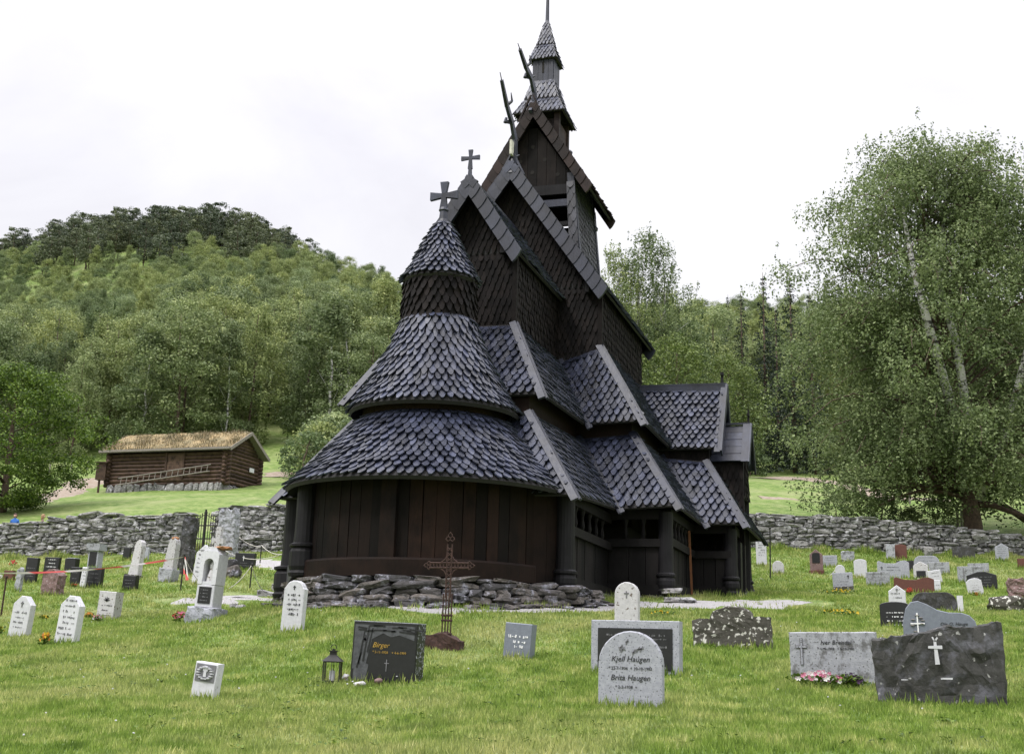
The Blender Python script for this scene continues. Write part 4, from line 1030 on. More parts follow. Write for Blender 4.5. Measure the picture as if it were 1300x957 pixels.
stone(368, 803, 29, 65, 'shoulder', 'marble', 'upright white headstone with a shouldered top before the left corner of the church', .12, 2.2, extra=multi(txt(.35, .72, 5, 'ink', seed=17), crossm(0, .86, .12, .08, .012, 'ink')))
def relief(r, W, H, th):
    MB().box(0, -.004, H*.72, W*.84, .008, H*.46).build('relief_panel', 'grooves', r); cross_mark(r, 0, H*.76, W*.22, H*.3, .03, -.012, 'marble')
    mb = MB()
    for i in range(14):
        a = 2*pi*i/14; mb.lathe((W*.3*cos(a), -.008, H*.72+H*.16*sin(a)), [(.022, -.006), (.022, .006)], 7)
    mb.build('wreath', 'marble', r)
stone(255, 888, 33, 46, 'rect', 'marble', 'small white headstone with a wreath relief and cross, low at the left foreground', .12, 6, extra=relief)
# large black stone
MT['darkgrey'] = stone_mat('engraved grey', (.035, .036, .042), (.11, .115, .125), None, 40, .6, .5, .05); MT['gold'] = flat_mat('gilt lettering', (.38, .24, .05), .4, metallic=.3)
def birger(r, W, H, th):
    # lighter engraved landscape around a polished field
    a = W/2
    mb = MB().prism([(-a*.94, H*.22), (-a*.55, H*.25), (-a*.38, H*.72), (-a*.05, H*.82), (a*.2, H*.76), (a*.45, H*.80), (a*.92, H*.72), (a*.92, H*.95), (-a*.94, H*.95)], -.004, .0); mb.build('engraved_picture', 'darkgrey', r)
    mb = MB()
    rr = random.Random(5)
    for i in range(14):
        x = rr.uniform(-.85, .85)*a; z = H*rr.uniform(.84, .94); mb.bar((x, -.006, z), (x+rr.uniform(.05, .2), -.006, z+rr.uniform(-.02, .01)), .014, .004, (0, 1, 0))
    for x, z0, z1 in ((-.62, .35, .92), (-.5, .5, .9), (-.75, .3, .85), (-.8, .24, .5)): mb.bar((a*x, -.006, H*z0), (a*(x+.12), -.006, H*z1), .02, .004, (0, 1, 0), .01, .004)
    mb.build('engraved_branches', 'black', r)
    mb = MB(); mb.bar((-a*.58, -.008, H*.78), (-a*.66, -.008, H*.68), .02, .004, (0, 1, 0), .005, .004); mb.bar((-a*.60, -.008, H*.69), (-a*.5, -.008, H*.80), .035, .004, (0, 1, 0), .006, .004); mb.bar((-a*.63, -.008, H*.72), (-a*.52, -.008, H*.67), .035, .004, (0, 1, 0), .004, .004); mb.build('engraved_bird', 'ink', r)
    mb = MB(); mb.prism([(-a*.9, H*.03), (-a*.5, H*.06), (-a*.44, H*.3), (-a*.9, H*.36)], -.003, 0); mb.build('engraved_lake', 'darkgrey', r)
    text_mesh(['Birger'], .075, 'gold', r, (-a*.10, -.006, H*.585), .3); text_mesh(['* 2-11-1928    + 4-6-1999'], .036, 'gold', r, (a*.18, -.006, H*.49), 0)
    cross_mark(r, a*.12, H*.3, .05, .12, .008, -.006, 'grooves')
    MB().box(0, th/2, H+.003, W, th*.98, .008).build('rough_top', 'granite', r)
    mb = MB(); rr = random.Random(2)
    for i in range(160): mb.box(W/2+.001, rr.uniform(.01, th-.01), rr.uniform(0, H), .004, rr.uniform(.003, .012), rr.uniform(.003, .02))
    mb.build('chipped_edge', 'granite', r)
stone(484, 868, 89, 76, 'rect', 'black', 'wide black polished headstone with an engraved landscape and gilt lettering beside the lantern', .24, 1.5, yaw=0, extra=birger)
def bluet(r, W, H, th): marks(r, -W*.38, W*.4, [H*.62], E3, 'whitepaint', .035, 8); marks(r, -W*.2, W*.3, [H*.47, H*.34], E3, 'whitepaint', .03, 9); marks(r, -.02, W*.22, [H*.14], E3, 'whitepaint', .03, 4)
stone(655, 836, 36, 44, 'rect', 'bluegrey', 'small blue grey headstone with white lettering right of the rusty iron cross', .2, 4, extra=bluet)
# framed double stone
def frame(r, W, H, th):
    MB().box(-.0, -.004, H*.46, W*.84, .01, H*.78).build('name_plate', 'black', r)
    for i, z in enumerate((.72, .5, .3, .12)):
        marks(r, -W*.36, -W*.12, [H*z], -.011, 'grooves', .03, 20+i); marks(r, W*.14, W*.36, [H*z, H*(z-.07)], -.011, 'grooves', .024, 30+i)
stone(806, 855, 115, 66, 'rect', 'granite', 'wide grey headstone framing a black name plate, behind the round topped stone', .2, 0, extra=frame)
stone(795, 812, 31, 72, 'round', 'marble2', 'white round topped slab speckled with lichen rising behind the wide framed headstone', .12, 0, extra=crossm(0, .78, .2, .12, .012, 'grooves'))
def kjell(r, W, H, th):
    z = H
    text_mesh(['Kjell Haugen'], .068, 'ink', r, (0, -.003, z-.265), .25); text_mesh(['* 22-7-1936  + 10-10-1982'], .036, 'ink', r, (0, -.003, z-.335), 0)
    text_mesh(['Brita Haugen'], .068, 'ink', r, (0, -.003, z-.425), .25); text_mesh(['* 2-2-1938  + '], .036, 'ink', r, (-.03, -.003, z-.495), 0)
    mb = MB()
    for x, zz, s_ in ((-.07, .17, .05), (-.085, .15, .04), (.07, .165, .05), (.1, .16, .04), (-.03, .1, .03), (.03, .19, .03)):
        mb.bar((x-s_/2, -.004, z-zz), (x+s_/2, -.004, z-zz+.012), .012, .004, (0, 1, 0)); mb.bar((x-s_/3, -.004, z-zz-.02), (x+s_/3, -.004, z-zz+.03), .008, .004, (0, 1, 0))
    mb.build('engraved_flower', 'grooves', r)
stone(800, 897, 84, 94, 'round', 'granite', 'round topped light grey headstone in the foreground lettered in black with a couple of names', .09, 0, extra=kjell)
stone(930, 822, 99, 52, 'archshoulder', 'lichen', 'long low dark headstone with an arched middle, all spotted with white lichen', .16, -2.5, rough=.02)
def iver(r, W, H, th):
    text_mesh(['Iver Brendal'], .062, 'ink', r, (.03, -.004, H*.76), .2); text_mesh(['* 4-10-1908   + 8-10-1986'], .034, 'ink', r, (.03, -.004, H*.655), 0)
    cross_mark(r, -W*.36, H*.62, W*.13, H*.52, .032, -.004, 'grooves'); cross_mark(r, -W*.36, H*.62, W*.115, H*.50, .012, -.010, 'granite', 'cross_core')
stone(1060, 868, 109, 64, 'rect', 'granite2', 'wide light grey headstone with an engraved cross and pink flowers at its foot', .2, -1.2, extra=iver, rough=.006, keepfront=True, bev=.015)
def darkx(r, W, H, th):
    mb = MB(); x, z = W*-.02, H*.66
    mb.bar((x, -.045, z+.09), (x+.01, -.045, z-.12), .022, .012, (0, 1, 0), .04, .012); mb.bar((x-.06, -.05, z+.03), (x+.06, -.05, z+.03), .022, .012, (0, 1, 0), .03, .012)
    mb.bar((x, -.045, z+.08), (x-.02, -.045, z+.12), .012, .012, (0, 1, 0)); mb.bar((x, -.045, z+.08), (x+.025, -.045, z+.115), .014, .012, (0, 1, 0)); mb.build('metal_cross', 'marble', r)
    mb = MB(); mb.lathe((-W*.27, -.05, H*.3), [(.03, -.004), (.03, .004)], 10); mb.box(W*.05, -.05, H*.32, .1, .01, .015); mb.build('metal_fitting', 'marble', r)
stone(1196, 895, 160, 101, 'slant', 'schist', 'large rough black rock headstone with a small pale metal cross, largest at the right front', .3, -1, extra=darkx, rough=.035, keepfront=False)
p, w = spot(1225, 880)
def wavey(r, W, H, th):
    text_mesh(['Ole O. Hauge'], .056, 'ink', r, (W*.18, -.004, H*.54), .25); text_mesh(['* 4-8-1908  + 24-10-1991'], .034, 'ink', r, (W*.18, -.004, H*.44), 0); text_mesh(['Marit'], .056, 'ink', r, (W*.05, -.004, H*.31), .25)
    mb = MB(); mb.box(-W*.30, -.008, H*.5, .016, .014, H*.55); mb.box(-W*.30, -.009, H*.58, W*.19, .014, .016); mb.build('gilt_cross', 'whitepaint', r)
    mb = MB()
    for i, (dx, dz) in enumerate(((-.05, .05), (.04, .07), (-.06, -.02), (.05, .0), (0, .1), (-.03, -.09), (.02, -.12), (-.04, -.15), (.06, .04))): mb.lathe((-W*.30+dx, -.004, H*.58+dz), [(.026, -.003), (.02, .003)], 8)
    mb.build('flower_relief', MT['plankend'], r)
stone(1197, 832, 91, 68, 'wave', 'bluegrey', 'smooth blue grey wave topped headstone with a pale cross, behind the large black rock stone', .12, -1.5, extra=wavey)

# right rows
stone(967, 719, 13, 35, 'round', 'marble', 'tall slim white round topped stone close to the right corner of the church', .12, -1, extra=txt(.4, .85, 6, 'grooves', seed=40))
stone(988, 729, 14, 17, 'round', 'marble2', 'short rounded white stone just right of the church', .2, -1)
stone(1037, 729, 16, 32, 'gable', 'pink', 'pink pointed monument with a black arched plate near the rope', .2, -1, extra=plate('black', .6, .45, .85, 'soft'), plinth=(1.15, .12, .3, 'red'))
stone(1054, 720, 18, 15, 'rect', 'granite', 'small pale square slab beside the pink pointed monument', .1, -1, extra=txt(.4, .8, 3, 'grooves', seed=41))
stone(1077, 714, 16, 15, 'rough', 'granite2', 'small blotched grey stone close below the right wall', .15, -2, rough=.02)
stone(1067, 733, 12, 16, 'round', 'marble', 'narrow white round topped stone directly behind the grey stone with yellow flowers', .1, -1)
stone(1071, 752, 25, 25, 'rect', 'granite', 'square grey stone with a small black cross and yellow flowers at its foot', .14, -2, extra=multi(crossm(.28, .78, .1, .18, .015, 'ink'), txt(.4, .55, 2, 'grooves', seed=42)), plinth=(1.0, .14, .22, 'lichen'))
stone(1093, 734, 16, 24, 'seg', 'marble', 'plain white headstone with a curved top in the middle of the right rows', .12, -1)
stone(1115, 744, 29, 18, 'rect', 'granite2', 'low wide light grey stone covered with lettering left of the brown one', .2, -1, extra=txt(.2, .85, 4, 'grooves', seed=43, x=.42))
stone(1150, 727, 21, 15, 'rect', 'black', 'black slab mostly hidden behind the pale wave topped stone', .12, -1)
stone(1135, 736, 39, 24, 'tworise', 'granite', 'pale blue grey stone with a curved top and small black cross in the right rows', .14, -1, extra=multi(crossm(-.36, .6, .07, .2, .015, 'ink'), txt(.5, .65, 2, 'ink', seed=44, x=.22)))
stone(1131, 711, 11, 20, 'rect', 'granite2', 'grey speckled slab standing against a red brown one by the wall', .12, 0)
stone(1144, 711, 15, 20, 'seg', 'red', 'red brown slab right of the grey speckled one by the wall', .12, 0)
stone(1177, 722, 31, 16, 'soft', 'granite', 'low wide pale stone with rounded corners behind the house shaped monument', .15, -1, extra=txt(.6, .85, 2, 'grooves', seed=45))
stone(1193, 730, 25, 16, 'rect', 'granite2', 'pale grey oblong slab right behind the house shaped monument', .15, -1, extra=txt(.3, .8, 3, 'grooves', seed=46))
stone(1170, 737, 18, 24, 'gable', 'marble2', 'small house shaped white monument with a black plate', .25, -1, extra=plate('black', .62, .15, .5))
stone(1189, 741, 16, 17, 'rect', 'marble', 'small white slab leaning left with three lines of black lettering', .08, -9, extra=txt(.3, .8, 3, 'ink', seed=47))
stone(1161, 754, 49, 21, 'tworise', 'red', 'wide red brown headstone with curved ends', .16, 0)
stone(1191, 753, 8, 17, 'rect', 'marble', 'slim white slab at the right end of the red brown headstone', .1, -2, extra=txt(.4, .6, 1, 'ink', seed=48))
stone(1140, 778, 21, 35, 'gable', 'marble', 'white pointed headstone rising behind the black stone with white lettering', .12, 0, extra=multi(crossm(0, .82, .16, .12, .015, 'grooves'), txt(.55, .7, 2, 'grooves', seed=49)))
stone(1187, 776, 54, 24, 'soft', 'schist', 'wide black rough headstone with pale flecks and a white right edge', .18, -1, rough=.012, extra=lambda r, W, H, th: MB().box(W/2+.06, th/2, H*.4, .1, th*.9, H*.85).build('white_edge', 'marble', r))
stone(1137, 797, 36, 33, 'seg', 'black', 'black arched headstone with rows of white lettering left of the blue grey wave topped one', .14, -1, extra=txt(.12, .58, 4, 'whitepaint', seed=50, x=.36))
stone(1232, 740, 29, 21, 'rect', 'granite2', 'streaked pale grey slab behind the black gabled stone', .12, -1, extra=lambda r, W, H, th: MB().box(-W*.25, -.002, H*.45, .03, .004, H*.9).build('stain', 'grooves', r))
stone(1243, 729, 25, 14, 'rect', 'granite2', 'pale slab peeping over the streaked grey slab', .14, -1)
stone(1248, 749, 36, 23, 'lowgable', 'black', 'black low gabled headstone behind a leaning white one', .14, -2, extra=multi(txt(.25, .7, 4, 'grooves', seed=51)))
stone(1240, 756, 19, 22, 'shoulder', 'marble', 'white headstone leaning left in front of the black gabled one', .1, -9, extra=txt(.2, .6, 4, 'grooves', seed=52))
stone(1224, 710, 27, 16, 'rect', 'schist', 'low dark brown stone under the large birch at the wall', .14, 0)
stone(1273, 712, 16, 22, 'gable', 'granite', 'pale bluish pointed stone alone before the wall near the right edge', .12, -1, extra=txt(.3, .8, 5, 'grooves', seed=53))
stone(1296, 764, 25, 30, 'rough', 'pink', 'tall ragged pinkish stone at the right edge behind a low boulder', .3, -4, rough=.05)
stone(1301, 723, 15, 14, 'rect', 'red', 'small reddish stone cut by the right edge of the view', .14, -1)
p, w = spot(1278, 776); mb = MB(); mb.rock((0, 0, .1), (.72, .4, .34), 77, 0, .5); mb.rock((-.1, .02, .18), (.5, .3, .2), 79, 0, .5)
o = mb.build('boulder', 'lichen'); roughen(o, .02, 9, 4, cuts=1); o.location = p; tag(o, 'long low lichen grey boulder in front of the ragged pinkish stone', 'rock')
p, w = spot(1179, 706); mb = MB(); mb.rock((0, 0, .15), (.36, .3, .36), 71, 0, .7); o = mb.build('boulder', 'wallrock'); o.location = p; tag(o, 'single round grey boulder leaning against the right wall', 'rock')

# broad leaved weeds and clover in the lawn: nobody could count them
mb = MB(); rw = random.Random(17)
for i in range(900):
    w2 = rw.uniform(8.6, 30); d = ray(rw.uniform(-10, 1310), 800); x, y = d.x*w2, d.y*w2
    if abs(x-CX) < 4.9 and y > 17: continue
    if sin(x*1.1)+sin(y*.9+x*.3) < -.2: continue
    z = gz(x, y)+.02
    for q in range(rw.randint(3, 8)):
        a = rw.uniform(0, 6.3); l = rw.uniform(.02, .05); c_, s_ = cos(a), sin(a); x0, y0 = x+rw.gauss(0, .04), y+rw.gauss(0, .04); zz = z+rw.uniform(0, .03)
        mb.add([(x0, y0, zz), (x0+l*.5*c_-l*.4*s_, y0+l*.5*s_+l*.4*c_, zz+.012), (x0+l*c_, y0+l*s_, zz+.016), (x0+l*.5*c_+l*.4*s_, y0+l*.5*s_-l*.4*c_, zz+.012)], [(0, 1, 2, 3)])
o = mb.build('lawn_weeds', 'greenleaf', recalc=False); tag(o, 'broad leaved weeds and clover scattered through the lawn', 'weeds', kind='stuff')
mb = MB()
for i in range(260):
    w2 = rw.uniform(9, 26); d = ray(rw.uniform(-10, 1310), 800); x, y = d.x*w2, d.y*w2
    if (abs(x-CX) < 4.9 and y > 17) or sin(x*.8+1)+sin(y*1.1) < .3: continue
    z = gz(x, y)+rw.uniform(.04, .075); mb.rock((x, y, z), (.02, .02, .014), rw.random(), 0, 1., sub=1)
o = mb.build('clover_heads', MT['marble'], recalc=False); tag(o, 'tiny white clover heads dotted over the lawn', 'clover', kind='stuff')

# ---------------------------------------------------------------- iron cross
p, w = spot(560, 824); k = w/CF
r = empty('iron_cross', p, 0, 0, radians(.3)); tag(r, 'rusty openwork iron cross on a rough stone foot in front of the apse', 'grave cross')
H = 145*k; z0 = 17*k; xc = .055
o = MB().prism([(-.24, -.1), (.25, -.1), (.25, .1), (.12, .17), (.03, .21), (-.05, .19), (-.14, .165), (-.24, .155)], -.06, .12, .01).build('stone_foot', 'rust', r); roughen(o, .02, 9, 8); o.data.materials[0] = MT['schist'] if False else MT['rust']
mb = MB(); zx = H-40*k
for dx in (-.055, -.018, .018, .055): mb.tube([(xc+dx, 0, z0), (xc+dx, 0, z0+.5)], .009, 6)
for z in (z0+.02, z0+.18, z0+.24): mb.tube([(xc-.07, 0, z), (xc+.07, 0, z)], .014, 6)
for dx in (-.03, .03): mb.tube([(xc+dx, 0, z0+.45), (xc+dx, 0, H-.12)], .011, 6); mb.tube([(xc-.26, 0, zx+dx), (xc+.26, 0, zx+dx)], .011, 6)
n = 9
for i in range(n):
    z = z0+.5+(H-.2-z0-.5)*i/(n-1)*.98; mb.tube([(xc-.03, 0, z), (xc+.03, 0, z+.05)], .007, 5); mb.tube([(xc+.03, 0, z), (xc-.03, 0, z+.05)], .007, 5)
for s in (-1, 1):
    for i in range(5):
        x = xc+s*(.06+i*.042); mb.tube([(x, 0, zx-.03), (x+s*.03, 0, zx+.03)], .006, 5); mb.tube([(x, 0, zx+.03), (x+s*.03, 0, zx-.03)], .006, 5)
def trefoil(cx_, cz_, dx, dz, s_=.03):
    for a, b_ in ((dx, dz), (dz*.8-dx*.2, dx*.8-dz*.2), (-dz*.8-dx*.2, -dx*.8-dz*.2)):
        pts = [(cx_+a*s_+s_*.75*cos(t), 0, cz_+b_*s_+s_*.75*sin(t)) for t in [2*pi*q/8 for q in range(9)]]; mb.tube(pts, .006, 5, False)
        mb.lathe((cx_+a*s_*1.9, 0, cz_+b_*s_*1.9-.01), [(.004, 0), (.011, .01), (.004, .02)], 6)
trefoil(xc, H-.05, 0, 1, .035); trefoil(xc-.27, zx, -1, 0); trefoil(xc+.27, zx, 1, 0)
for sx in (-1, 1):
    for sz in (-1, 1): mb.tube([(xc+sx*.03, 0, zx+sz*.12), (xc+sx*.06, 0, zx+sz*.07), (xc+sx*.12, 0, zx+sz*.03)], .008, 5)
mb.build('cross', 'rust', r)
# small rusty cross head peeping behind the black stone
p, w = spot(491, 818); r = empty('grave_marker', p); tag(r, 'small rusty leaf shaped iron marker peeping over the black landscape stone', 'grave marker')
mb = MB(); mb.tube([(0, 0, -.05), (0, 0, .22)], .012, 6)
for a in (-80, -50, -20, 20, 50, 80):
    t = radians(a); mb.bar((0, 0, .16), (.09*sin(t), 0, .16+.09*cos(t)), .05, .02, (0, 1, 0), .01, .01)
mb.build('marker', 'rust', r)

# ---------------------------------------------------------------- lantern
p, w = spot(421, 866); r = empty('grave_lantern', p, .3); tag(r, 'black metal grave lantern with a white candle left of the black headstone', 'lantern')
s_ = .085; mb = MB(); mb.box(0, 0, .01, s_*2.1, s_*2.1, .02)
for x in (-1, 1):
    for y in (-1, 1): mb.bar((x*s_, y*s_, 0), (x*s_, y*s_, .21), .012, .012, (0, 1, 0))
for x in (-1, 1): mb.bar((x*s_, 0, 0), (x*s_, 0, .21), .006, .006, (0, 1, 0)); mb.bar((0, x*s_, 0), (0, x*s_, .21), .006, .006, (0, 1, 0))
mb.box(0, 0, .21, s_*2.1, s_*2.1, .012); mb.build('frame', 'iron', r)
mb = MB(); a, b_ = s_*1.25, s_*.4; mb.add([(-a, -a, .215), (a, -a, .215), (a, a, .215), (-a, a, .215), (-b_, -b_, .28), (b_, -b_, .28), (b_, b_, .28), (-b_, b_, .28)], [(3, 2, 1, 0), (4, 5, 6, 7), (0, 1, 5, 4), (1, 2, 6, 5), (2, 3, 7, 6), (3, 0, 4, 7)])
mb.box(0, 0, .295, b_*2, b_*2, .04); mb.box(0, 0, .32, b_*2.6, b_*2.6, .012); mb.tube([(0, 0, .32), (0, 0, .345)], .012, 8)
mb.tube([(.03*cos(t), 0, .355+.03*sin(t)) for t in [2*pi*i/10 for i in range(11)]], .004, 5, False); mb.build('roof', 'iron', r)
mb = MB(); mb.lathe((0, 0, .02), [(.03, 0), (.03, .1), (.004, .102), (.003, .12)], 10); mb.build('candle', 'marble', r)
# small things lying before the black headstone
for px, py, sz, lab in ((445, 864, (.07, .07, .08), 'white round pebble at the left foot of the black landscape headstone'), (486, 868, (.1, .06, .05), 'pale pink pebble in the middle before the black landscape headstone'), (462, 872, (.12, .07, .05), 'flat grey pebble near the lantern before the black headstone')):
    p, w = spot(px, py); mb = MB(); mb.rock((0, -.12, .03), sz, px, .2, .8); o = mb.build('pebble', 'marble2' if px != 486 else 'pink', smooth=True); o.location = p; tag(o, lab, 'pebble')

# ---------------------------------------------------------------- flowers
def flower_mat(name, col):
    m, nt, b, o = newmat(name); nt.links.new(mix(nt, col, tuple(x*.6 for x in col), island(nt)), b.inputs['Base Color']); setrough(b, .6); MT[name] = m
for n_, c_ in (('yellowflower', (.75, .5, .02)), ('pinkflower', (.7, .2, .35)), ('whiteflower', (.75, .72, .72)), ('purpleflower', (.06, .015, .08)), ('redflower', (.5, .04, .03)), ('orangeflower', (.7, .25, .03)), ('violetflower', (.25, .2, .6))): flower_mat(n_, c_)
def flowers(px, py, wp, h, cols, label, n=26, dy=-.1, leafy=True, s_=.018, spread=None, name='flower_clump'):
    p, w = spot(px, py); W = wp*w/CF; r = empty(name, p+V(0, dy, 0)); tag(r, label, 'flowers')
    rr = random.Random(px); D = spread or W*.35
    if leafy:
        mb = MB()
        for i in range(n*5):
            x, y = rr.gauss(0, W*.3), rr.gauss(0, D*.4); z = rr.uniform(0, h*.8); a = rr.uniform(0, 6.3); l = rr.uniform(.02, .05)
            mb.add([(x, y, z), (x+l*cos(a), y+l*sin(a), z+l*.4), (x+l*cos(a+.8), y+l*sin(a+.8), z+l*.9), (x+l*.3*cos(a+1.5), y+l*.3*sin(a+1.5), z+l*.6)], [(0, 1, 2, 3)])
        mb.build('leaves', 'greenleaf', r, recalc=False)
    for ci, c_ in enumerate(cols):
        mb = MB()
        for i in range(n):
            x = max(-W/2, min(W/2, rr.gauss(0, W*.26))); y = rr.gauss(0, D*.35); z = h*rr.uniform(.45, 1.05)*(1-.4*(2*x/W)**2)+.01; t = rr.uniform(-.5, .5)
            for q in range(5):
                a = 2*pi*q/5+t; mb.add([(x, y-.002, z), (x+s_*cos(a-.5), y-.006, z+s_*sin(a-.5)), (x+s_*1.25*cos(a), y-.01, z+s_*1.25*sin(a)), (x+s_*cos(a+.5), y-.006, z+s_*sin(a+.5))], [(0, 1, 2, 3)])
        mb.build('blossoms', c_, r, recalc=False)
flowers(1041, 872, 54, .13, ['pinkflower', 'whiteflower'], 'clump of pink and white flowers at the left foot of the wide light grey headstone', 34)
flowers(1079, 872, 30, .11, ['purpleflower'], 'clump of dark purple pansies at the foot of the wide light grey headstone', 34)
flowers(62, 819, 14, .16, ['yellowflower', 'orangeflower'], 'yellow flowers at the foot of the leaning white headstone with dense lettering', 16)
flowers(3, 806, 10, .14, ['yellowflower'], 'yellow flowers at the very left edge beside the leaning white headstone', 14)
flowers(116, 786, 12, .12, ['orangeflower'], 'orange flowers left of the squat white headstone with a leaf emblem', 16)
flowers(127, 789, 14, .1, ['pinkflower', 'whiteflower'], 'pink and white flowers before the squat white headstone with a leaf emblem', 14)
flowers(232, 790, 17, .16, ['redflower', 'pinkflower'], 'dark pink flowers at the left of the arched monument plinth', 16)
flowers(60, 786, 12, .05, ['yellowflower'], 'low yellow flowers in the grass between the two leaning white headstones', 12)
flowers(1, 738, 16, .14, ['whiteflower'], 'white flowers left of the narrow lichen stained post stone', 12, s_=.03)
flowers(28, 740, 12, .16, ['whiteflower'], 'white flowers right of the narrow lichen stained post stone', 12, s_=.03)
flowers(19, 720, 10, .2, ['redflower'], 'red flowers above the low dark brown stone on the left', 12, s_=.03)
flowers(97, 746, 9, .06, ['redflower'], 'red flowers before the left dark slab of the pair', 10, s_=.025)
flowers(1155, 756, 8, .14, ['redflower'], 'small bright red flowers before the red brown headstone', 8, s_=.03)
flowers(1239, 757, 6, .06, ['orangeflower'], 'tiny orange flowers at the foot of the white stone that leans left', 6, s_=.025)
flowers(1068, 755, 34, .12, ['yellowflower'], 'yellow wild flowers before the square grey stone with a black cross', 26, s_=.015)
flowers(1067, 782, 44, .1, ['yellowflower'], 'patch of yellow buttercups in the open lawn on the right', 34, s_=.016, spread=.8)
flowers(843, 782, 26, .07, ['yellowflower'], 'sparse yellow buttercups behind the spotted arched headstone', 12, s_=.013, spread=.5)
flowers(474, 806, 14, .12, ['violetflower'], 'pale violet flowers just behind the black landscape headstone', 12, s_=.018)
flowers(316, 722, 12, .14, ['pinkflower'], 'pinkish flowers before the black slab with a white cross', 10, s_=.03)
# ---------------------------------------------------------------- dry stone walls
def stonewall(pts, label, thick=.6, seed=3, rowh=.16, name='stone_wall'):
    """pts: (px, w, top py) ; one wall of individually laid rocks"""
    rr = random.Random(seed); mb = MB(); P3 = []
    for px, w, ty in pts:
        d = ray(px, ty); top = V(0, 0, CAMZ)+d*w; P3.append((top.x, top.y, top.z))
    segs = []
    for a, b_ in zip(P3, P3[1:]): segs.append((V(*a), V(*b_), (V(b_[0]-a[0], b_[1]-a[1])).length))
    tot = sum(s[2] for s in segs)
    def at(s):
        for a, b_, l in segs:
            if s <= l: return a.lerp(b_, s/l), V(b_.x-a.x, b_.y-a.y).normalized()
            s -= l
        return segs[-1][1], V(segs[-1][1].x-segs[-1][0].x, segs[-1][1].y-segs[-1][0].y).normalized()
    row = 0
    zrow = -.1
    while zrow < 2.2:
        rh = rowh*rr.uniform(.75, 1.35); s = rr.uniform(-.3, 0)
        while s < tot:
            l = rr.choice((rr.uniform(.16, .34), rr.uniform(.3, .75))); p, d = at(max(0, min(tot, s+l/2))); g = gz(p.x, p.y); hgt = p.z-g+.05*sin(s*1.7)+.04*sin(s*4.1)
            if zrow < hgt-.05:
                h = min(rh, hgt-zrow)*rr.uniform(.85, 1.05); nn = V(d.y, -d.x); z = g+zrow+h/2
                for side in (1, -1):
                    if side == -1 and rr.random() < .0: continue
                    th = thick*.52; o_ = side*(thick/2-th/2+rr.uniform(-.03, .045)-.06*(zrow/1.3))
                    hh = h*rr.uniform(.85, 1.2)
                    mb.rock((p.x+nn.x*o_, p.y+nn.y*o_, z), (l*1.04, th, hh*1.04), rr.random(), atan2(d.y, d.x)+rr.uniform(-.06, .06), .5, sub=2 if side == 1 else 1)
            s += l
        zrow += rh*.93
    # cap stones
    s = 0
    while s < tot:
        l = rr.uniform(.35, .9); p, d = at(min(tot, s+l/2)); mb.rock((p.x, p.y, p.z+rr.uniform(-.03, .04)), (l, thick*rr.uniform(.8, 1.1), rr.uniform(.1, .2)), rr.random(), atan2(d.y, d.x)+rr.uniform(-.1, .1), .5); s += l*.93
    # dark rubble core so no light shows through the joints
    for a, b_, l in segs:
        n = max(1, int(l/1.2))
        for i in range(n):
            q0 = a.lerp(b_, i/n); q1 = a.lerp(b_, (i+1)/n); g0, g1 = gz(q0.x, q0.y)-.2, gz(q1.x, q1.y)-.2; d = V(b_.x-a.x, b_.y-a.y).normalized(); nn = V(d.y, -d.x)*thick*.3
            t0, t1 = q0.z-.1, q1.z-.1
            mb.add([(q0.x+nn.x, q0.y+nn.y, g0), (q1.x+nn.x, q1.y+nn.y, g1), (q1.x+nn.x, q1.y+nn.y, t1), (q0.x+nn.x, q0.y+nn.y, t0), (q0.x-nn.x, q0.y-nn.y, g0), (q1.x-nn.x, q1.y-nn.y, g1), (q1.x-nn.x, q1.y-nn.y, t1), (q0.x-nn.x, q0.y-nn.y, t0)],
                   [(0, 1, 2, 3), (7, 6, 5, 4), (0, 4, 5, 1), (2, 6, 7, 3), (3, 7, 4, 0), (1, 5, 6, 2)])
    o = mb.build(name, 'wallrock', recalc=False); tag(o, label, 'stone wall'); return o
stonewall([(-160, 43, 684), (-40, 43, 673), (30, 42.5, 667), (85, 42, 661), (110, 41.8, 656), (130, 41.6, 654), (170, 41.4, 657), (205, 41.2, 658), (236, 41, 654)], 'long dry stone wall left of the iron gate below the log barn', seed=3)
stonewall([(279, 40.5, 648), (300, 40.3, 647), (330, 40.2, 644), (370, 40, 642), (440, 39.6, 642), (520, 39.3, 645)], 'dry stone wall between the iron gate and the church', seed=4)
stonewall([(880, 41, 652), (960, 41, 655), (1040, 41, 657), (1110, 41, 661), (1180, 41, 668), (1250, 41, 676), (1300, 41, 682), (1420, 40, 690)], 'long dry stone wall behind the right hand gravestones under the birch', seed=5)
def slabpost(px, py, wp, hp, mat, label, lean, th=.3, seed=1, yaw=0):
    p, w = spot(px, py); k = w/CF; r = MB().prism([(x, z if z > 0 else -.1) for x, z in ol('rough', wp*k, hp*k)], -th/2, th/2, .02).build('gate_post', mat)
    roughen(r, .03, 6, seed); r.location = p; r.rotation_euler = (0, radians(lean), yaw); tag(r, label, 'gate post')
slabpost(232, 722, 17, 68, 'schist', 'dark upright slate slab ending the wall left of the iron gate', 6, .3, 1)
slabpost(288, 708, 24, 63, 'granite2', 'broad pale lichen covered slab ending the wall right of the iron gate', -1, .35, 2)
slabpost(236, 728, 13, 32, 'schist', 'short dark rock standing before the slate gate slab', 2, .3, 3)
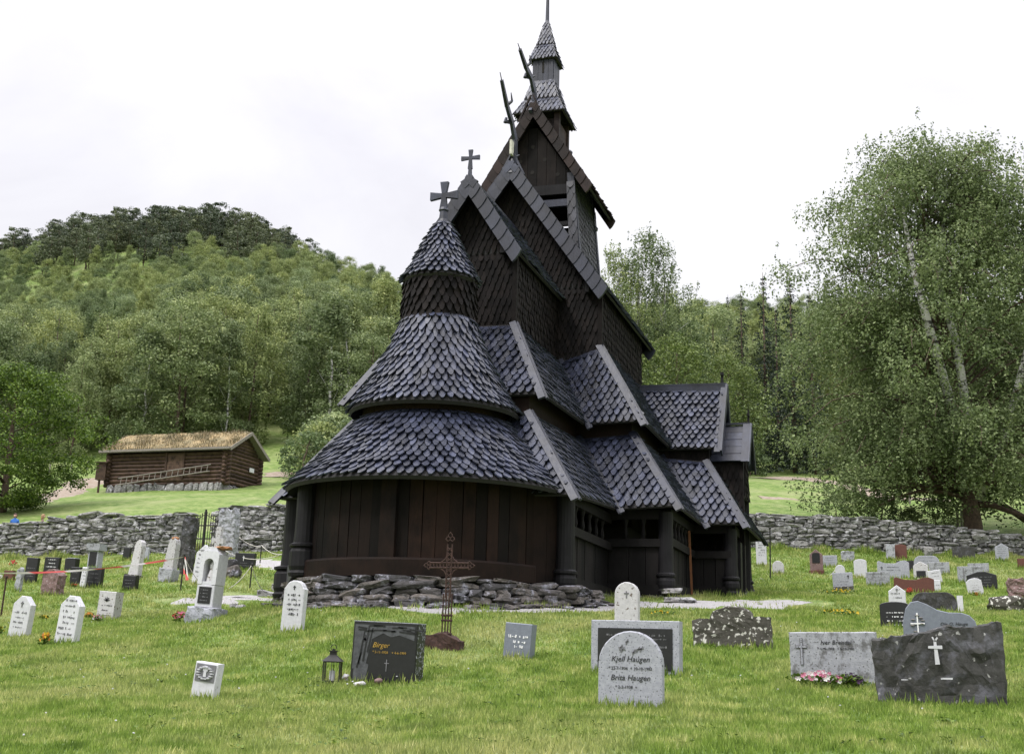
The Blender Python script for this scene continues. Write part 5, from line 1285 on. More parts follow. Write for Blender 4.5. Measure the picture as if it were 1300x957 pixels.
# iron gate
p, w = spot(256, 712); k = w/CF; r = empty('iron_gate', p); tag(r, 'narrow dark iron gate with tall vertical bars and a curved top between two stone slabs', 'gate')
W = 36*k; H = 62*k; mb = MB()
for i in range(12):
    x = -W/2+W*i/11; c_ = abs(x)/(W/2); z1 = H*(.80+.18*(1-c_)); mb.tube([(x, 0, .05), (x, 0, z1)], .012, 6); mb.lathe((x, 0, z1), [(.012, 0), (.022, .03), (.002, .08)], 6)
mb.build('bars', 'iron', r)
mb = MB()
for z in (.2, H*.45, H*.72): mb.bar((-W/2, 0, z), (W/2, 0, z), .03, .035)
mb.tube([(0, .0, 0), (0, 0, H*1.05)], .03, 8); mb.tube([(-W/2+W*i/12, 0, H*(.78+.18*(1-abs(i-6)/6))) for i in range(13)], .012, 6); mb.build('frame', 'iron', r)

# ---------------------------------------------------------------- chain posts, chains, barrier tape
def thinpost(px, y0, y1, label, mat='iron', rad=.018):
    p, w = spot(px, y0); H = (y0-y1)*w/CF; mb = MB(); mb.tube([(0, 0, -.1), (0, 0, H)], rad, 8); mb.lathe((0, 0, H), [(rad, 0), (rad*1.6, .01), (rad*1.6, .04), (.004, .06)], 8)
    o = mb.build('chain_post', mat); o.location = p; o.rotation_euler = (0, radians(1.), 0); tag(o, label, 'post', 'thin posts carrying the chain'); return p+V(0, 0, H)
tA = thinpost(229, 750, 706, 'thin black post at the end of the red and white tape')
tB = thinpost(317, 748, 718, 'thin black post right of the arched monument carrying the pale chain')
tC = thinpost(330, 715, 692, 'short thin dark post before the middle wall on the gravel')
tD = thinpost(1, 783, 735, 'rusty thin post at the extreme left edge under the tape', 'rust')
tE = thinpost(978, 735, 672, 'tall thin dark post between two white stones near the right church corner')
def chain(a, b_, sag, label, mat='rope', rad=.012, n=24):
    a = V(*a); b_ = V(*b_); mb = MB(); pts = [a.lerp(b_, i/n)-V(0, 0, sag*4*(i/n)*(1-i/n)) for i in range(n+1)]
    L = 0
    for i in range(n):
        mb.tube([pts[i]-(pts[i+1]-pts[i])*.12, pts[i+1]], rad if i % 2 else rad*.75, 6)
    o = mb.build('chain', mat); tag(o, label, 'chain'); return o
g1, w = spot(236, 722); g1 = atw(231, 674, 40.6)
chain(g1, atw(279, 694, 38), .0, 'pale chain hanging across the gate opening')
chain(atw(279, 694, 38), atw(362, 702, 30), .25, 'pale chain from the right gate slab to the church corner column')
chain(atw(298, 676, 40), atw(330, 694, 37), .1, 'pale chain slanting down from the right gate slab to the short post')
chain(tC, atw(362, 703, 28), .1, 'pale chain between the short post and the church')
chain(tA, tB, .75, 'pale chain sagging from the tape post behind the arched monument')
chain(tB, atw(366, 738, 24), .45, 'thin dark chain from the post right of the monument to the church', 'iron', .008)
pr, w = spot(966, 737); chain((pr.x, pr.y, pr.z+.05), atw(1062, 722, 34), .45, 'pale rope sagging low over the lawn right of the church', 'rope', .014)
m, nt, b, o = newmat('barrier tape'); tc = nt.nodes.new('ShaderNodeTexCoord'); mp = nt.nodes.new('ShaderNodeMapping'); wv = nt.nodes.new('ShaderNodeTexWave')
mp.inputs['Rotation'].default_value = (0, .6, 0); wv.inputs['Scale'].default_value = 1.1; nt.links.new(tc.outputs['Object'], mp.inputs[0]); nt.links.new(mp.outputs[0], wv.inputs[0])
nt.links.new(ramp(nt, wv.outputs['Fac'], [(.42, (.75, .12, .12)), (.58, (.75, .72, .72))]), b.inputs['Base Color']); setrough(b, .5); MT['tape'] = m
a = tD+V(0, 0, -.02); mb = MB(); n = 50; far_l = atw(-40, 728, 21)
def tapeseg(a, b_, sag, hang=None):
    rows = []
    for i in range(n+1):
        f = i/n; p = a.lerp(b_, f)-V(0, 0, sag*4*f*(1-f)); t = sin(f*14)*.9; hw = .022
        mb.v += [tuple(p+V(sin(t)*.01, sin(t)*hw, cos(t)*hw)), tuple(p-V(sin(t)*.01, sin(t)*hw, cos(t)*hw))]
    q = len(mb.v)-2*(n+1); mb.f += [(q+2*i, q+2*i+1, q+2*i+3, q+2*i+2) for i in range(n)]
ta = atw(-30, 727, 24); te = tA-V(0, 0, .03)
tapeseg(ta, te, .12)
mb.add([te, te+V(.05, 0, .0), te+V(.12, 0, -.4), te+V(.04, 0, -.42)], [(0, 1, 2, 3)]); mb.add([te, te+V(.05, 0.01, .0), te+V(.2, 0, -.55), te+V(.12, 0, -.56)], [(0, 1, 2, 3)])
o = mb.build('barrier_tape', 'tape', recalc=False); tag(o, 'red and white barrier tape stretched across the left gravestones', 'tape')

# ---------------------------------------------------------------- turf roofed log barn
pc = atw(284, 622, 64); pl = atw(134, 630, 64*1.035)
g = gz(pc.x, pc.y); pc.z = g
ax = V(pl.x-pc.x, pl.y-pc.y, 0); 
yawb = atan2(ax.y, ax.x)  # long axis points left
barn = empty('log_barn', (pc.x, pc.y, g), yawb-pi); barn.scale = (.84,)*3   # local -x = along the long wall to the left
tag(barn, 'brown log barn with a grassy turf roof standing above the left wall', 'barn')
Lb = 8.6; Wb = 3.9; Hw = 2.15; Hr = 1.15; z0 = .3
# scale so the left corner meets the photo
# local frame: front right corner at the origin, x from -Lb..0, y 0..Wb (away from the camera)
slope_l = gz(pl.x, pl.y)-g
mb = MB(); nlog = 9; lh = Hw/nlog
for i in range(nlog):
    z = z0+lh*(i+.5)
    for (a, b_, mat_) in (((-Lb-.3, 0, z), (.32, 0, z), 0), ((-Lb-.3, Wb, z), (.32, Wb, z), 0), ((0, -.3, z+lh*.5), (0, Wb+.3, z+lh*.5), 1), ((-Lb, -.3, z+lh*.5), (-Lb, Wb+.3, z+lh*.5), 1)):
        a = V(*a); b_ = V(*b_); n_ = 14; pts = [a.lerp(b_, k/n_)+V(0, random.uniform(-.012, .012), random.uniform(-.01, .01)) for k in range(n_+1)]
        mb.tube(pts, [lh*.56*random.uniform(.92, 1.04) for _ in pts], 9)
gl = 6
for i in range(gl):
    z = z0+Hw+lh*.5+lh*(i+.5)*.9; f = (i+1)/(gl+1); 
    for x in (0, -Lb): mb.tube([(x, Wb/2*f, z), (x, Wb-Wb/2*f, z)], lh*.54, 9)
lw = mb.build('log_walls', 'log', barn, smooth=True)
MB().box(-Lb/2, Wb/2, z0+Hw*.5, Lb-.1, Wb-.1, Hw).build('inner_wall', 'dark', lw)
mb = MB()
for k in range(2): mb.box(-3.0-1.3*k*1.0, -.13, z0+Hw*.6, .12, .1, Hw*.8)
mb.box(-3.65, -.1, z0+Hw*.55, 1.2, .06, Hw*.75); mb.build('door', 'log', barn)
mb = MB(); random.seed(5); s = -Lb
while s < 0:
    l = random.uniform(.3, .7)
    for yy in (0, Wb): mb.rock((s+l/2, yy, .05), (l, .5, .5+.35), random.random(), 0, .5)
    s += l
s = 0
while s < Wb:
    l = random.uniform(.3, .6)
    for x in (0, -Lb): mb.rock((x, s+l/2, .05), (.5, l, .6), random.random(), 0, .5)
    s += l
mb.box(-Lb/2, Wb/2, -.2, Lb-.2, Wb-.2, .9); mb.build('stone_base', 'wallrock', barn, recalc=False)
zr = z0+Hw+lh; ov = .5
def rp(x, t): # t 0 front eave .. 1 ridge .. 2 rear eave
    if t <= 1: return V(x, -ov+(Wb/2+ov)*t, zr-ov*.48+(Hr+ov*.48)*t)
    t = 2-t; return V(x, Wb+ov-(Wb/2+ov)*t, zr-ov*.48+(Hr+ov*.48)*t)
mb = MB()
for t0, t1 in ((0, 1), (1, 2)):
    a, b_, c_, d_ = rp(-Lb-.6, t0), rp(.5, t0), rp(.5, t1), rp(-Lb-.6, t1); up = V(0, 0, .1)
    mb.add([a, b_, c_, d_, a+up, b_+up, c_+up, d_+up], [(3, 2, 1, 0), (4, 5, 6, 7), (0, 1, 5, 4), (1, 2, 6, 5), (2, 3, 7, 6), (3, 0, 4, 7)])
rf = mb.build('roof', 'plankend', barn)
for t0, t1 in ((0, 1), (2, 1)):
    mb = MB(); mb.bar(rp(.54, t0)+V(0, 0, .04), rp(.54, t1)+V(0, 0, .04), .05, .2, (0, 0, 1)); mb.build('barge_board', 'plankend', rf)
mb = MB(); mb.bar(rp(-Lb-.6, 0)+V(0, -.03, .12), rp(.5, 0)+V(0, -.03, .12), .07, .14); mb.build('eave_board', 'plankend', rf)
mb = MB(); nx, nt_ = 40, 24; rr = random.Random(4)
for i in range(nx+1):
    for j in range(nt_+1):
        t = 2*j/nt_; p = rp(-Lb-.55+(Lb+1.0)*i/nx, t); edge = min(i, nx-i, j, nt_-j)
        mb.v.append((p.x, p.y, p.z+.1+(.0 if edge == 0 else .1+rr.uniform(-.03, .05))))
mb.f = [(i*(nt_+1)+j, (i+1)*(nt_+1)+j, (i+1)*(nt_+1)+j+1, i*(nt_+1)+j+1) for i in range(nx) for j in range(nt_)]
sod = mb.build('turf', 'turf', rf, smooth=True)
mb = MB()
for i in range(14000):
    t = rr.random()*2; x = rr.uniform(-Lb-.55, .44); p = rp(x, t)+V(0, 0, .15); clump = .5+.5*sin(x*1.7)*sin(t*5+x); h = rr.uniform(.05, .26)*(.5+clump); a = rr.uniform(0, 6.3); w_ = .02
    l = V(cos(a)*h*.5, sin(a)*h*.5, h); mb.add([p+V(-w_*sin(a), w_*cos(a), 0), p+V(w_*sin(a), -w_*cos(a), 0), p+l], [(0, 1, 2)])
mb.build('turf_grass', 'turf', rf, recalc=False)
mb = MB(); mb.box(.2, Wb*.72, z0+Hw*.62, .03, .55, .28); mb.build('notice', 'marble', barn)
# ladder resting along the long wall
lad = empty('ladder', (pc.x, pc.y, g), yawb-pi); lad.scale = (.84,)*3; tag(lad, 'long weathered wooden ladder leaning lengthwise against the log barn', 'ladder')
a0, a1 = V(-7.6, -.42, .38), V(-.95, -.3, 1.15); up = V(.02, .05, .42)
mb = MB(); mb.tube([a0, a1], .04, 8); mb.tube([a0+up, a1+up], .04, 8); mb.build('rail', 'plankend', lad)
for i in range(16):
    p = a0.lerp(a1, (i+.5)/16); MB().tube([p, p+up], .025, 6).build('rung', 'plankend', lad)
# small noticeboard box at the left end
q = atw(126, 630, 66); q.z = gz(q.x, q.y); r = empty('notice_box', q, .2); tag(r, 'small dark wooden box on a post at the left end of the log barn', 'box')
mb = MB(); mb.box(0, 0, 1.15, .55, .35, .9); mb.box(0, 0, 1.64, .7, .5, .06); mb.build('box', 'log', r); mb = MB(); mb.bar((-.1, 0, -.1), (-.1, 0, .75), .09, .09, (0, 1, 0)); mb.build('leg', 'log', r)
# field fence posts
for i, (px, py, y1, lab) in enumerate(((110, 597, 583, 'pale fence post in the meadow just left of the log barn'), (90, 598, 583, 'thin pale fence post in the meadow partly behind the bright green tree'), (62, 602, 588, 'pale fence post in the meadow under the bright green tree'),
        (1216, 673, 640, 'grey fence post beyond the right wall left of the birch trunk'), (1221, 671, 648, 'darker fence post beside the birch trunk beyond the right wall'), (1155, 640, 620, 'leaning pale fence post in the meadow beyond the right wall'))):
    p, w = spot(px, py, 44); mb = MB(); mb.tube([(0, 0, -.1), (0, 0, (py-y1)*w/CF)], .05, 7); o = mb.build('fence_post', 'plankend'); o.location = p; o.rotation_euler = (0, radians(2), 0); tag(o, lab, 'post')

# ---------------------------------------------------------------- two people behind the left wall
def person(px, top, w, label, jacket, hair, skinc=(.5, .3, .22), hairlen=0, yaw=0.):
    hd = atw(px, top, w); g = gz(hd.x, hd.y); H = hd.z-g; s = H/1.7
    r = empty('person', (hd.x, hd.y, g), yaw); r.scale = (s, s, s); tag(r, label, 'person')
    J = {'pel': (0, 0, .95, .13), 'wa': (0, 0, 1.1, .12), 'ch': (0, .0, 1.3, .15), 'ne': (0, 0, 1.47, .055), 'he': (0, -.01, 1.53, .06)}
    vs = []; es = []; rad = []
    def v(x, y, z, r_): vs.append((x, y, z)); rad.append(r_); return len(vs)-1
    pel = v(0, 0, .95, .13); wa = v(0, 0, 1.1, .12); ch = v(0, 0, 1.3, .14); ne = v(0, 0, 1.44, .06); he = v(0, -.01, 1.52, .055); es += [(pel, wa), (wa, ch), (ch, ne), (ne, he)]
    for sx in (-1, 1):
        hip = v(.09*sx, 0, .88, .09); kn = v(.1*sx, -.01, .5, .06); an = v(.1*sx, .02, .09, .042); to = v(.11*sx, -.13, .04, .035); es += [(pel, hip), (hip, kn), (kn, an), (an, to)]
        sh_ = v(.17*sx, 0, 1.37, .065); el = v(.23*sx, .01, 1.1, .045); wr = v(.22*sx, -.1, .88, .032); ha = v(.22*sx, -.13, .81, .036); es += [(ch, sh_), (sh_, el), (el, wr), (wr, ha)]
    me = bpy.data.meshes.new('body'); me.from_pydata(vs, es, []); o = bpy.data.objects.new('body', me); C.objects.link(o); o.parent = r
    o.modifiers.new('skin', 'SKIN'); sk = me.skin_vertices[0] if me.skin_vertices else None
    bm = bmesh.new(); bm.from_mesh(me); ly = bm.verts.layers.skin.verify()
    for i, bv in enumerate(bm.verts): bv[ly].radius = (rad[i], rad[i]*.85); bv[ly].use_root = (i == 0)
    bm.to_mesh(me); bm.free(); sm = o.modifiers.new('sub', 'SUBSURF'); sm.levels = 1; sm.render_levels = 1
    me.materials.append(jacket)
    mb = MB(); rb = rock_base(3); vs2 = []
    for q in rb[0]:
        x, y, z = q.x*.078, q.y*.095, q.z*.118
        if q.y < -.8 and abs(q.x) < .25 and -.35 < q.z < .1: y -= .02*(1-abs(q.x)*4)
        if q.z < -.5: x *= .85; y *= .9
        vs2.append((x, y-.01, z+1.59))
    mb.add(vs2, rb[1])
    for sx in (-1, 1): mb.lathe((.078*sx, 0, 1.56), [(.006, 0), (.014, .02), (.006, .05)], 6)
    flat_ = MT.setdefault('skin_tone', flat_mat('skin tone', skinc, .5, .08)); hd_ = mb.build('head', 'skin_tone', r, smooth=True)
    mb = MB()
    for sx in (-1, 1): mb.lathe((.03*sx, -.094, 1.588), [(.003, 0), (.009, .006), (.003, .012)], 6)
    mb.box(0, -.098, 1.535, .04, .006, .008); mb.build('eyes_and_mouth', 'ink', hd_)
    mb = MB(); vs2 = []; 
    for q in rb[0]:
        keep = not (q.y < -.3 and q.z < .45)
        k = 1.14 if keep else .9; low = hairlen if (q.y > -.2 and q.z < -.3) else 0
        vs2.append((q.x*.082*k*(1+.06*sin(q.z*20+q.x*9)), q.y*.098*k-.006, q.z*.12*k+1.6-low))
    mb.add(vs2, rb[1]); mb.build('hair', hair, r, smooth=True)
bj = flat_mat('blue jacket', (.02, .12, .42), .7); MT['brownhair'] = flat_mat('brown hair', (.06, .03, .02), .7); MT['blondhair'] = flat_mat('light brown hair', (.32, .19, .1), .7); pj = flat_mat('brown jacket', (.2, .12, .1), .8)
person(20, 652, 44.6, 'short haired person in a blue jacket seen over the left stone wall', bj, 'brownhair', yaw=.4)
person(55, 653, 44.4, 'fair haired person in brown seen over the left stone wall', pj, 'blondhair', hairlen=.08, yaw=2.2)
# ---------------------------------------------------------------- trees
def quads_mesh(name, cen, size, mat, up=.4, aspect=1.5, seed=0, droop=0., norms=None):
    r = np.random.default_rng(seed); n = len(cen)
    nn = r.normal(size=(n, 3))*.75; nn[:, 2] += .55
    if norms is not None: nn += norms*1.1
    nn /= np.linalg.norm(nn, axis=1, keepdims=True)
    d = r.normal(size=(n, 3)); d[:, 2] -= droop; d = np.cross(nn, d); d /= np.linalg.norm(d, axis=1, keepdims=True)
    s = np.cross(d, nn)
    L = size*r.uniform(.6, 1.3, (n, 1))
    a = cen-d*L*.5; b_ = cen+s*L*.5/aspect; c_ = cen+d*L*.5; e = cen-s*L*.5/aspect
    v = np.stack([a, b_, c_, e], 1).reshape(-1, 3)
    me = bpy.data.meshes.new(name); me.vertices.add(4*n); me.vertices.foreach_set('co', v.ravel().astype(np.float32))
    me.loops.add(4*n); me.loops.foreach_set('vertex_index', np.arange(4*n, dtype=np.int32)); me.polygons.add(n)
    me.polygons.foreach_set('loop_start', np.arange(0, 4*n, 4, dtype=np.int32)); me.update(calc_edges=True); me.validate()
    me.materials.append(MT[mat]); return me
def crown_pts(r, H, zb, prof, ncl, per, csz, holes=.0, flat=.7, strands=0, cx=None, up=.55):
    """clusters scattered through the crown volume, biased to the outside; prof(t)->radius for t in 0..1"""
    out = []; cl = []; nrm = []
    nlobe = 7; la = r.uniform(0, 2*pi, nlobe); lt = r.uniform(.1, .9, nlobe)
    for i in range(ncl):
        t = r.beta(1.1, 1.1); a = r.uniform(0, 2*pi); R = prof(t)
        lob = 1+.2*sin(3*a+5*t+la[0])+.14*sin(5*a-7*t+la[1]); k = r.uniform(.25, 1)**up
        c = np.array([R*lob*k*cos(a), R*lob*k*sin(a), zb+(H-zb)*t]); cl.append(c)
        s = csz*r.uniform(.6, 1.35); m = int(per*r.uniform(.6, 1.4))
        p = r.normal(size=(m, 3)); p /= np.linalg.norm(p, axis=1, keepdims=True); nrm.append(p.copy()); p *= (r.uniform(.1, 1, (m, 1))**.45)*s*np.array([1, 1, flat])*.8; out.append(c+p)
        for _ in range(strands):
            st = c+r.normal(size=3)*s*.5; l = r.uniform(.5, 1.6)*csz*1.3; ns = int(per*.35)
            tt = r.uniform(0, 1, ns); nrm.append(np.tile(np.array([cos(a)*.5, sin(a)*.5, .1]), (ns, 1))); out.append(st+np.stack([r.normal(size=ns)*.05*csz, r.normal(size=ns)*.05*csz, -tt*l], 1))
    return np.concatenate(out), cl, np.concatenate(nrm)
def trunk_mb(H, r0, r, cl, nb, lean=0., top=.95, zb=.25, brad=.28):
    mb = MB(); pts = [V(lean*H*(t**1.5)+.1*sin(t*7+r.uniform(0, 6)), .1*sin(t*5), H*top*t) for t in [i/8 for i in range(9)]]; pts[0] = V(0, 0, -.3)
    rad = [r0*(1-t)**.8+.015 for t in [i/8 for i in range(9)]]; rad[0] = r0*1.35; mb.tube(pts, rad, 8)
    idx = r.choice(len(cl), min(nb, len(cl)), replace=False)
    for i in idx:
        c = V(*cl[i]); t = max(zb, min(.85, (c.z/H)-.12-.08*r.random())); k = min(7, int(t*8)); p = pts[k].lerp(pts[k+1], t*8-k); m_ = p.lerp(c, .5)+V(0, 0, .06*H*r.uniform(-.2, .6)); q = max(.012, rad[k]*brad)
        mb.tube([p, m_, c], [q, q*.6, q*.25], 5)
    return mb
def P_round(R): return lambda t: R*(sin(pi*min(1, t*.93+.07))**.6)
def P_birch(R): return lambda t: R*(.42+.58*sin(pi*min(1, t*.85+.15))) * (1-.55*max(0, t-.55)/.45)
def P_cone(R): return lambda t: R*(1-t)**.85+.08
def P_big(R): return lambda t: float(np.interp(t, [0, .1, .25, .5, .7, .85, .95, 1], [4.8, 6.0, 6.3, 5.8, 5.0, 4.0, 2.8, 1.2]))*R/6.2
def P_umbr(R): return lambda t: R*(sin(pi*(.1+.85*t)))**.5
def make_tree(name, label, cat, H, R, kind, leaf, lsz, ncl, per, csz, seed, bark='bark', r0=.15, nb=20, zb=.2, group=None, strands=0, flat=.7, lean=0., droop=0., shift=0.):
    r = np.random.default_rng(seed); root = empty(name, (0, 0, 0)); tag(root, label, cat, group)
    prof = {'round': P_round, 'birch': P_birch, 'cone': P_cone, 'umbr': P_umbr, 'bigbirch': P_big}[kind](R)
    pts, cl, nrm = crown_pts(r, H, zb*H, prof, ncl, per, csz, flat=flat, strands=strands)
    pts[:, 0] += shift
    pts[:, 0] += lean*H*np.clip(pts[:, 2]/H, 0, 1)**1.5
    cl = [c+np.array([lean*H*max(0, c[2]/H)**1.5, 0, 0]) for c in cl]
    me = quads_mesh('crown', pts, lsz, leaf, seed=seed, droop=droop, norms=nrm); o = bpy.data.objects.new('crown', me); C.objects.link(o); o.parent = root
    trunk_mb(H, r0, r, cl, nb, lean, zb=zb).build('trunk', bark, root, smooth=True)
    return root
def spruce(label, H, R, seed, group=None):
    r = np.random.default_rng(seed); root = empty('spruce_tree', (0, 0, 0)); tag(root, label, 'spruce', group); out = []
    nl = int(H*2.6)
    for i in range(nl):
        t = i/nl; z = H*(.06+.94*t); rr_ = R*(1-t)**.9*r.uniform(.75, 1.15)+.1; nb = max(5, int(11*(1-t))+4)
        for k in range(nb):
            a = r.uniform(0, 2*pi); l = rr_*r.uniform(.7, 1.1); m = max(6, int(26*l/R)+5); s = r.uniform(0, 1, m)**.7; w_ = .16*(1-s*.6)
            out.append(np.stack([l*s*cos(a)+r.normal(size=m)*w_, l*s*sin(a)+r.normal(size=m)*w_, z-l*s*.42+.1*s**3*l-r.uniform(0, .22, m)], 1))
    o = bpy.data.objects.new('crown', quads_mesh('crown', np.concatenate(out), .2, 'spruceleaf', seed=seed, droop=.2, aspect=1.8)); C.objects.link(o); o.parent = root
    mb = MB(); mb.tube([(0, 0, -.3), (0, 0, H*.5), (0, 0, H)], [.2, .12, .02], 8); mb.build('trunk', 'bark', root, smooth=True); return root
def place(root, px, py, hp=None, H=None, yaw=0., w0=44.):
    p, w = spot(px, py, w0); root.location = p; s = hp*w/CF/H if hp else 1.; root.scale = (s, s, s); root.rotation_euler.z = yaw; return p, w

def bough_crown(H, zb, prof, nb, seed, csz, per, droop=1.0, shift=0.):
    r = np.random.default_rng(seed); out = []; nrm = []; mb = MB()
    for i in range(nb):
        t = r.beta(1.05, 1.3); z0 = zb+(H-zb)*t; a = r.uniform(0, 2*pi); R = prof(t)*r.uniform(.5, 1.02); x0, y0 = shift+r.normal()*.4, r.normal()*.4
        zs = z0-.28*R; rise = .55*R; pts = []
        for k in range(7):
            s = k/6; wob = .25*sin(s*5+i)*R*.2
            pts.append(V(x0+cos(a)*R*s-sin(a)*wob, y0+sin(a)*R*s+cos(a)*wob, max(2.1, zs+rise*sin(s*2.2)-droop*.22*R*s*s)))
        mb.tube(pts, [.055, .05, .04, .032, .024, .016, .008], 4, False)
        for k in range(3, 7):
            for rep in range(2):
                c = np.array(pts[k])+r.normal(size=3)*csz*.45; s_ = csz*r.uniform(.55, 1.15); m = int(per*r.uniform(.5, 1.4))
                p = r.normal(size=(m, 3)); p /= np.linalg.norm(p, axis=1, keepdims=True); nrm.append(p.copy()); out.append(c+p*(r.uniform(.05, 1, (m, 1))**.5)*s_*np.array([1, 1, .62])*.95)
                for q in range(4):
                    st = c+r.normal(size=3)*s_*.55; l = r.uniform(.25, 1.05)*droop; ns = int(l*24); tt = np.sort(r.uniform(0, 1, ns)); sw = r.normal(size=2)*.12
                    out.append(st+np.stack([sw[0]*tt+r.normal(size=ns)*.035, sw[1]*tt+r.normal(size=ns)*.035, -tt*l], 1)); out[-1][:, 2] = np.maximum(out[-1][:, 2], 1.3+.5*sin(a*7)); nrm.append(np.tile(np.array([cos(a)*.6, sin(a)*.6, .0]), (ns, 1)))
    return np.concatenate(out), np.concatenate(nrm), mb
def rebough(t, leaf, lsz, *a, **k):
    o_ = [c for c in t.children if c.name.startswith('crown')][0]; pts, nrm, mb = bough_crown(*a, **k)
    me = quads_mesh('crown', pts, lsz, leaf, seed=3, droop=.5, norms=nrm); old = o_.data; o_.data = me; bpy.data.meshes.remove(old)
    mb.build('boughs', 'bark', t, smooth=True)
# the big birch on the right
t = make_tree('birch_tree', 'huge spreading birch with white upper stems rising over the right hand wall', 'birch', 16.4, 6.2, 'bigbirch', 'birchleaf', .115, 10, 10, .95, 5, 'birchbark', .3, 4, .06)
rebough(t, 'birchleaf', .105, 14.9, 1.3, P_big(6.4), 235, 5, .9, 90, .85, shift=-.75)
p, w = spot(1240, 694, 40); t.location = atw(1238, 694, 43.5); t.location.z = gz(t.location.x, t.location.y)
tk_ = [c for c in t.children if c.name.startswith('trunk')][0]; bpy.data.objects.remove(tk_)
mb = MB(); mb.tube([(0, 0, -.3), (-.03, 0, .9), (-.1, 0, 2.0)], [.4, .32, .28], 12); mb.build('lower_trunk', 'bark', t, smooth=True)
mb = MB(); mb.tube([(-.1, 0, 1.95), (-.35, -.6, 3.4), (-.55, -1.4, 4.8), (-1.2, -3.1, 7.2), (-1.6, -3.3, 9.2), (-1.8, -2.2, 11.5), (-1.9, -1.2, 14.2)], [.27, .2, .17, .15, .11, .07, .02], 10)
mb.tube([(-.1, .2, 1.95), (.0, -1.4, 4), (-.3, -2, 7), (-.75, -2.3, 9.), (-.5, -1.4, 11.3), (-.1, -1, 13.8)], [.22, .17, .14, .1, .07, .02], 10)
mb.tube([(.2, .1, 1.6), (1.2, -1, 3.8), (2.2, -2.6, 7.2), (2.4, -2.4, 11.5), (2.3, -1, 14.6)], [.2, .15, .12, .07, .02], 9)
mb.build('stem', 'birchbark', t, smooth=True)
mb = MB()
for a, m_, c_, q in (((-.1, 0, 1.7), (-1.8, -.6, 1.9), (-3.2, -1, 1.35), .09), ((-1.5, -.5, 1.85), (-2.4, -.9, 2.4), (-4.2, -1.2, 2.2), .05), ((.1, 0, 1.5), (1.2, -.2, 1.2), (2.6, -.4, .5), .14), ((-.1, 0, 1.9), (-1.6, .5, 3.2), (-3.8, .6, 4.2), .1),
                     ((-.4, -.1, 3.6), (-2.2, -.6, 5.2), (-4.2, -.8, 5.8), .08), ((-1.2, -.3, 7.2), (-2.6, -.6, 8.6), (-4., -.6, 9.4), .06), ((.1, .3, 4), (1.8, -.5, 5.5), (3.8, -.8, 6.3), .08), ((-1.6, -.4, 9.5), (-3., -.3, 11), (-3.6, -.2, 12.5), .05),
                     ((-.75, .1, 9.4), (.8, .1, 11), (1.5, 0, 13), .05), ((1.2, .1, 3.8), (3, -.4, 4.6), (5, -.6, 4.6), .08)):
    mb.tube([a, V(*a).lerp(V(*m_), .5)+V(0, 0, .1), m_, V(*m_).lerp(V(*c_), .5)+V(0, 0, .08), c_], [q, q*.85, q*.65, q*.45, q*.2], 7)
mb.build('limbs', 'bark', t, smooth=True)
t = make_tree('birch_tree', 'bushy birch at the right edge beside the huge birch', 'birch', 11.5, 4.4, 'birch', 'birchleaf', .11, 250, 70, 1.1, 15, 'birchbark', .2, 26, .1, strands=2, droop=.4)
t.location = atw(1345, 690, 47); t.location.z = gz(t.location.x, t.location.y)
mb = MB(); mb.tube([(0, 0, 0), (-1.2, -.2, .5), (-2.6, -.3, 1.5)], [.2, .15, .08], 8); mb.build('fallen_limb', 'bark', t, smooth=True)
# bright green tree on the left
t = make_tree('maple_tree', 'bright green broad leaved tree at the left edge beyond the wall', 'tree', 8.2, 4.3, 'round', 'greenleaf', .15, 270, 150, 1.1, 6, 'bark', .2, 30, .05, flat=.5)
place(t, 2, 650, 188, 8.2, w0=48)
# birches right behind the church
t = make_tree('birch_tree', 'tall slender birch standing directly right of the church tower', 'birch', 15, 2.9, 'birch', 'hillleaf', .13, 105, 60, .8, 21, 'birchbark', .16, 34, .12, strands=5, droop=.5)
T_slender = t; place(t, 812, 600, 322, 15, w0=60)
t2 = copy_tree(t); place(t2, 782, 600, 300, 15, 2., w0=64); t2['label'] = 'tall birch half hidden by the right side of the church roof'
t3 = copy_tree(t); place(t3, 845, 600, 300, 15, 4.2, w0=70); t3['label'] = 'tall thin topped birch third from the church tower'
t = make_tree('leafy_tree', 'rounded bright green tree behind the church side porch', 'tree', 9, 3.6, 'round', 'limeleaf', .17, 200, 70, 1.1, 22, 'bark', .16, 20, .1)
T_bush = t; place(t, 860, 605, 180, 9, w0=60); t.rotation_euler.z = 1
t2 = copy_tree(t); place(t2, 925, 600, 150, 9, 2.5, w0=64); t2['label'] = 'yellow green rounded tree between the porch and the dark spruces'
# spruces
sp1 = spruce('tall dark pointed spruce, tallest of the group left of the huge birch', 14, 2.6, 31)
place(sp1, 1010, 600, 265, 14, w0=70)
for px, hp, yw, lb, w_ in ((968, 255, 1, 'dark pointed spruce second from the left in the group beside the huge birch', 92), (990, 225, 2, 'dark spruce filling the gap between the two tallest spruces', 84), (945, 215, 3, 'small dark spruce at the left end of the spruce group', 100), (1035, 240, 4, 'dark spruce partly covered by the huge birch crown', 80), (928, 235, 5, 'far dark spruce top showing above the yellow green tree', 125)):
    c_ = copy_tree(sp1); p, w = place(c_, px, 598, hp, 14, yw, w0=60); c_['label'] = lb
    q = atw(px, 345 if px in (968,) else 600, w_); c_.location = (q.x, q.y, gz(q.x, q.y))
    tops = {968: 346, 990: 372, 945: 352, 1035: 350, 928: 356}[px]
    top = atw(px, tops, w_); s = (top.z-c_.location.z)/14; c_.scale = (s*.8, s*.8, s)
